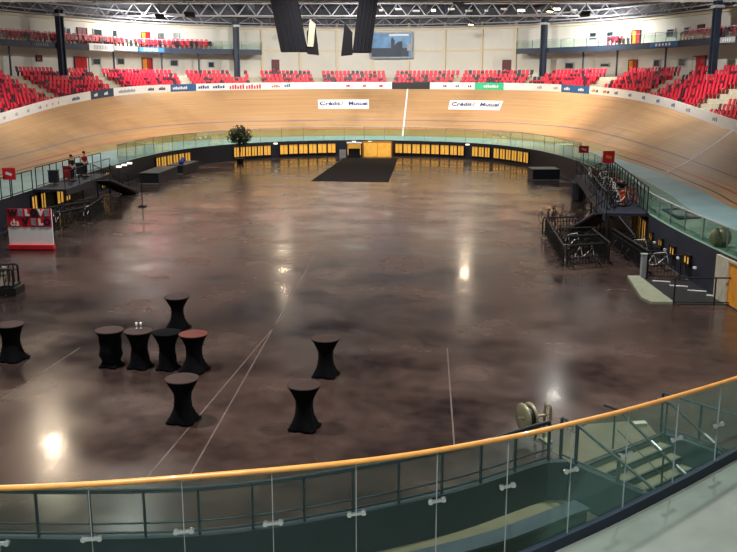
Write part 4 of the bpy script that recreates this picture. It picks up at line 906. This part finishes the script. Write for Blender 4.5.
def hose_reel(base, rz, label, disc_z, R=.32, post=True):
    o = thing('hose_reel', label, 'hose reel', base, rz); X = Matrix.Rotation(math.pi/2, 3, 'Y')
    for s in (-.09, .09):
        m = MB(); m.lathe([(R*.25, -.012), (R, -.012), (R, .012), (R*.25, .012)], (s-.42, 0, disc_z), 28, X); m.build('disc', W['reel'], o, True, False)
    m = MB(); m.lathe([(R*.8, -.07), (R*.8, .07)], (-.42, 0, disc_z), 24, X); m.build('wound_hose', W['blackp'], o, True, False)
    m = MB(); m.tube([(-.55, 0, disc_z), (.1, 0, disc_z)], .035, 8)
    for k in range(4): t = k*math.pi/2+.3; m.tube([(-.30, 0, disc_z), (-.30, R*.9*math.cos(t), disc_z+R*.9*math.sin(t))], .014, 5)
    m.build('axle', W['reel'], o, world=False)
    m = MB()
    for s in (-.12, .12): m.tube([(.12, s, .02), (.12, s, disc_z+.22)], .035, 8)
    m.tube([(.12, -.12, disc_z+.22), (.12, .12, disc_z+.22)], .035, 8); m.tube([(.12, 0, disc_z-.15), (-.12, 0, disc_z-.28), (-.2, 0, .05)], .03, 8); m.box((.1, 0, .02), (.16, .34, .04)); m.build('bracket', W['reel'], o, world=False)
hose_reel((3.98, 18.7, 0), .35, 'metal hose reel on a bracket beyond the wooden handrail', .64, .35)
hose_reel((13.9, 33.9, 1.82), 1.2, 'round pale hose reel above the right stairwell', .38, .4)

# ------------------------------------------------------------------ near railing, benches, stairs, glass balustrade
rl = thing('metal_railing', 'dark metal railing along the near edge of the infield floor', 'railing', (0, 15.3, 0))
P = arc(RAIL, .25); P = [p for p in P if p[0] > -13]
for z, r, nm in ((.95, .028, 'top_rail'), (.90, .02, 'top_rail'), (.30, .018, 'middle_rail'), (.12, .022, 'bottom_rail')):
    m = MB(); m.tube([(x, y+.08, z) for x, y in P], r, 6); m.build(nm, W['dnavy'], rl)
PP = arc(RAIL, .962)
s0 = 0
for x, y in PP:
    if x < -13: continue
    m = MB(); m.box((x, y+.08, .47), (.045, .07, .94), .2); m.build('post', W['dnavy'], rl)
sl = thing('stair_railing', 'dark sloping railing on the left side of the near stairs', 'railing', (4.3, 17.5, 0))
a = Vector((4.2, 17.75, 0)); b = Vector((4.45, 17.4, 0)); c = b+SD*2.3
m = MB(); m.tube([a+Vector((0,0,.95)), b+Vector((0,0,.93)), c+Vector((0,0,.1))], .032, 8); m.tube([a+Vector((0,0,.12)), b+Vector((0,0,.12)), b+SD*1.7+Vector((0,0,.1))], .022, 6); m.build('rail', W['dnavy'], sl)
for p, z in ((a, .95), (b, .93), (b+SD*1.1, .53)):
    m = MB(); m.box(p+Vector((0,0,z/2)), (.05, .07, z), .3); m.build('post', W['dnavy'], sl)
def steprail(a, label, mid=True, start=.1, n=9, z=.95, rp=None):
    o = thing('stair_handrail', label, 'handrail', (a.x, a.y, 0)); L = 2.1; e_ = a+SD*L+Vector((0, 0, z-L*.50)); h = a+SD*start+Vector((0, 0, z))
    m = MB(); m.tube([a-SD*.3+Vector((0, 0, z)), h, e_], .03, 8); rl_ = m.build('rail', W['black'], o)
    if mid: m = MB(); m.tube([a+SD*start+Vector((0, 0, z*.5)), e_-Vector((0, 0, z*.5))], .012, 6); m.build('middle_rail', W['black'], o)
    for t in (0, 1.3, 2.0):
        zb = 0 if t < .3 else -max(0, (t-.55))*.6-.1; p = a+SD*t; m = MB(); m.tube([p+Vector((0,0,max(zb, -.85))), p+Vector((0,0,z-max(0, t-start)*.5))], .022, 6); m.build('post', W['black'], o)
    for t in (1.1, 1.75): m = MB(); p = a+SD*t+Vector((0, 0, z-(t-start)*.5)); m.tube([p-SD*.13+Vector((0,0,.065)), p+SD*.13-Vector((0,0,.065))], .036, 8); m.build('glint_sleeve', W['chrome'], rl_)  # bright sleeves shaped in as the highlights along the rail
steprail(Vector((5.5, 18.3, 0)), 'black handrail with a post in the middle of the near stairs')
steprail(Vector((6.55, 19.0, 0))+SD*.4, 'black handrail on the right wall of the near stairs', False)
# steps and landing
ls = thing('stair_flight', 'tan concrete stairs with dark edges going down beside the glass balustrade', 'stairs', (5.7, 18.2, 0))
wv = (SR-SL)
for i in range(5):
    z = -.17*(i+1); a = SL+SD*.30*i; b = SR+SD*.30*i; e_ = SD*.30
    m = MB(); m.prism([(a.x, a.y), ((a+e_).x, (a+e_).y), ((b+e_).x, (b+e_).y), (b.x, b.y)], z-.16 if i < 4 else z-.02, z); m.build('step', W['tan'], ls)
    m = MB(); g = SD*.035; z2 = z+.17
    m.prism([((a-g).x, (a-g).y), ((a+g*.3).x, (a+g*.3).y), ((b+g*.3).x, (b+g*.3).y), ((b-g).x, (b-g).y)], z2-.05, z2+.006); m.build('nosing', W['dnavy'], ls)
    m = MB(); m.add([a+Vector((0,0,z)), b+Vector((0,0,z)), b+Vector((0,0,z2)), a+Vector((0,0,z2))], [(0, 1, 2, 3)]); m.build('riser', W['tan'], ls)
W['tan2'] = mat('brown_concrete', (94, 84, 66), .7, var=.2, scale=1.5)
m = MB(); m.prism([(4.42, 17.38), (6.75, 19.12), (6.75, 20.0), (5.3, 19.75), (4.1, 18.2)], 0, .008); struct(m.build('landing', W['tan2']))
m = MB(); m.box((6.5, 19.6, .06), (.32, .16, .10), .2); m.v = [(x, y, z) for x, y, z in m.v]; tag(m.build('concrete_block', W['conc'], origin=(6.5, 19.6, 0)), 'small pale block lying at the head of the near stairs', 'block')
fence('side_railing', [(6.92, 19.35, 0), tuple(Vector((6.92, 19.35, 0))+SD*2.0), tuple(Vector((6.92, 19.35, 0))+SD*4.0)], 'dark railing with posts on the right of the near stairs', .95, 0, 'dnavy')
# benches in the sunken walkway
def offs(P, d):
    out = []
    for i, p in enumerate(P):
        a = Vector(P[max(0, i-1)]); b = Vector(P[min(len(P)-1, i+1)]); t = (b-a).normalized(); out.append((p[0]+t.y*d, p[1]-t.x*d))
    return out
Q = [p for p in arc(RAIL, .3) if -8 < p[0] < 3.9]
def bench(d, label, z=-.4):
    o = thing('bench', label, 'bench', (0, 14.5-d, -.85)); a = offs(Q, d); b = offs(Q, d+.42)
    m = MB(); m.loft([[(p[0], p[1], z), (q_[0], q_[1], z), (q_[0], q_[1], z-.06), (p[0], p[1], z-.06)] for p, q_ in zip(a, b)]); m.build('seat', W['dnavy'], o)
    a = offs(Q, d+.05); b = offs(Q, d+.34); m = MB(); m.loft([[(p[0], p[1], z-.06), (q_[0], q_[1], z-.06), (q_[0], q_[1], -.84), (p[0], p[1], -.84)] for p, q_ in zip(a, b)]); m.build('base', W['black'], o)
bench(.95, 'long curved slate bench in the sunken walkway, nearer the infield')
bench(1.75, 'long curved slate bench in the sunken walkway, nearer the balustrade', -.5)

zs = lambda x: 2.6-max(0, min(.62, (5.5-x)*.13))
gb = thing('glass_balustrade', 'curved glass balustrade with honey wood handrail across the foreground', 'balustrade', (0, 9.3, 2.55))
bp = arc(BAL, .2)
m = MB(); m.tube([(x, y, 3.80) for x, y in bp], .033, 12); m.build('handrail', W['wood'], gb, True)
m = MB(); sh = [[(x-.02, y-.07, zs(x)-.12), (x-.02, y-.07, zs(x)+.05), (x+.02, y+.07, zs(x)+.05), (x+.02, y+.07, zs(x)-.3)] for x, y in bp]; m.loft(sh); m.build('base_shoe', W['dsteel'], gb)
J = arc(BAL, .9775)[1:]
full = [crv(BAL, k*(len(BAL)-1)/400) for k in range(401)]
def near_i(p): return min(range(401), key=lambda i: math.dist(full[i], p))
# shift joints so one lies at X=-3.03
def shiftjoints():
    acc = 0; k0 = min(range(401), key=lambda i: abs(full[i][0]+3.03)); S = [0]
    for a, b in zip(full, full[1:]): S.append(S[-1]+math.dist(a, b))
    out = []
    k = -8
    while k < 12:
        s = S[k0]+k*.985
        if 0 < s < S[-1]: i = min(range(401), key=lambda i: abs(S[i]-s)); out.append(i)
        k += 1
    return out
JI = shiftjoints()
PN = []
for a, b in zip([0]+JI, JI+[400]):
    seg = full[a:b+1] if b-a > 3 else None
    if not seg or len(seg) < 3: continue
    m = MB(); m.loft([[(x, y+.006, zs(x)), (x, y+.006, 3.78), (x, y-.006, 3.78), (x, y-.006, zs(x))] for x, y in seg]); PN.append((b, m.build('glass_panel', W['glass'], gb)))
for i in JI:
    x, y = full[i]; xa, ya = full[max(0, i-3)]; xb, yb = full[min(400, i+3)]; rz = math.atan2(yb-ya, xb-xa); R = Matrix.Rotation(rz, 3, 'Z')
    c = Vector((x, y, 3.17)); m = MB(); m.box(c+R@Vector((0, -.03, 0)), (.13, .035, .03), rz)
    for s in (-1, 1):
        m.lathe([(.028, -.03), (.033, -.02), (.033, .02), (.028, .03)], c+R@Vector((s*.085, -.015, -.005)), 12, Matrix.Rotation(math.pi/2, 3, 'X')); m.box(c+R@Vector((s*.045, -.03, .008)), (.05, .03, .022), rz)
    m.build('clamp', W['chrome'], next((q for e_, q in PN if e_ == i), gb))
    m = MB(); m.box((x, y, (3.78+zs(x))/2), (.007, .016, 3.76-zs(x)), rz); m.build('joint_seal', W['steel'], gb)
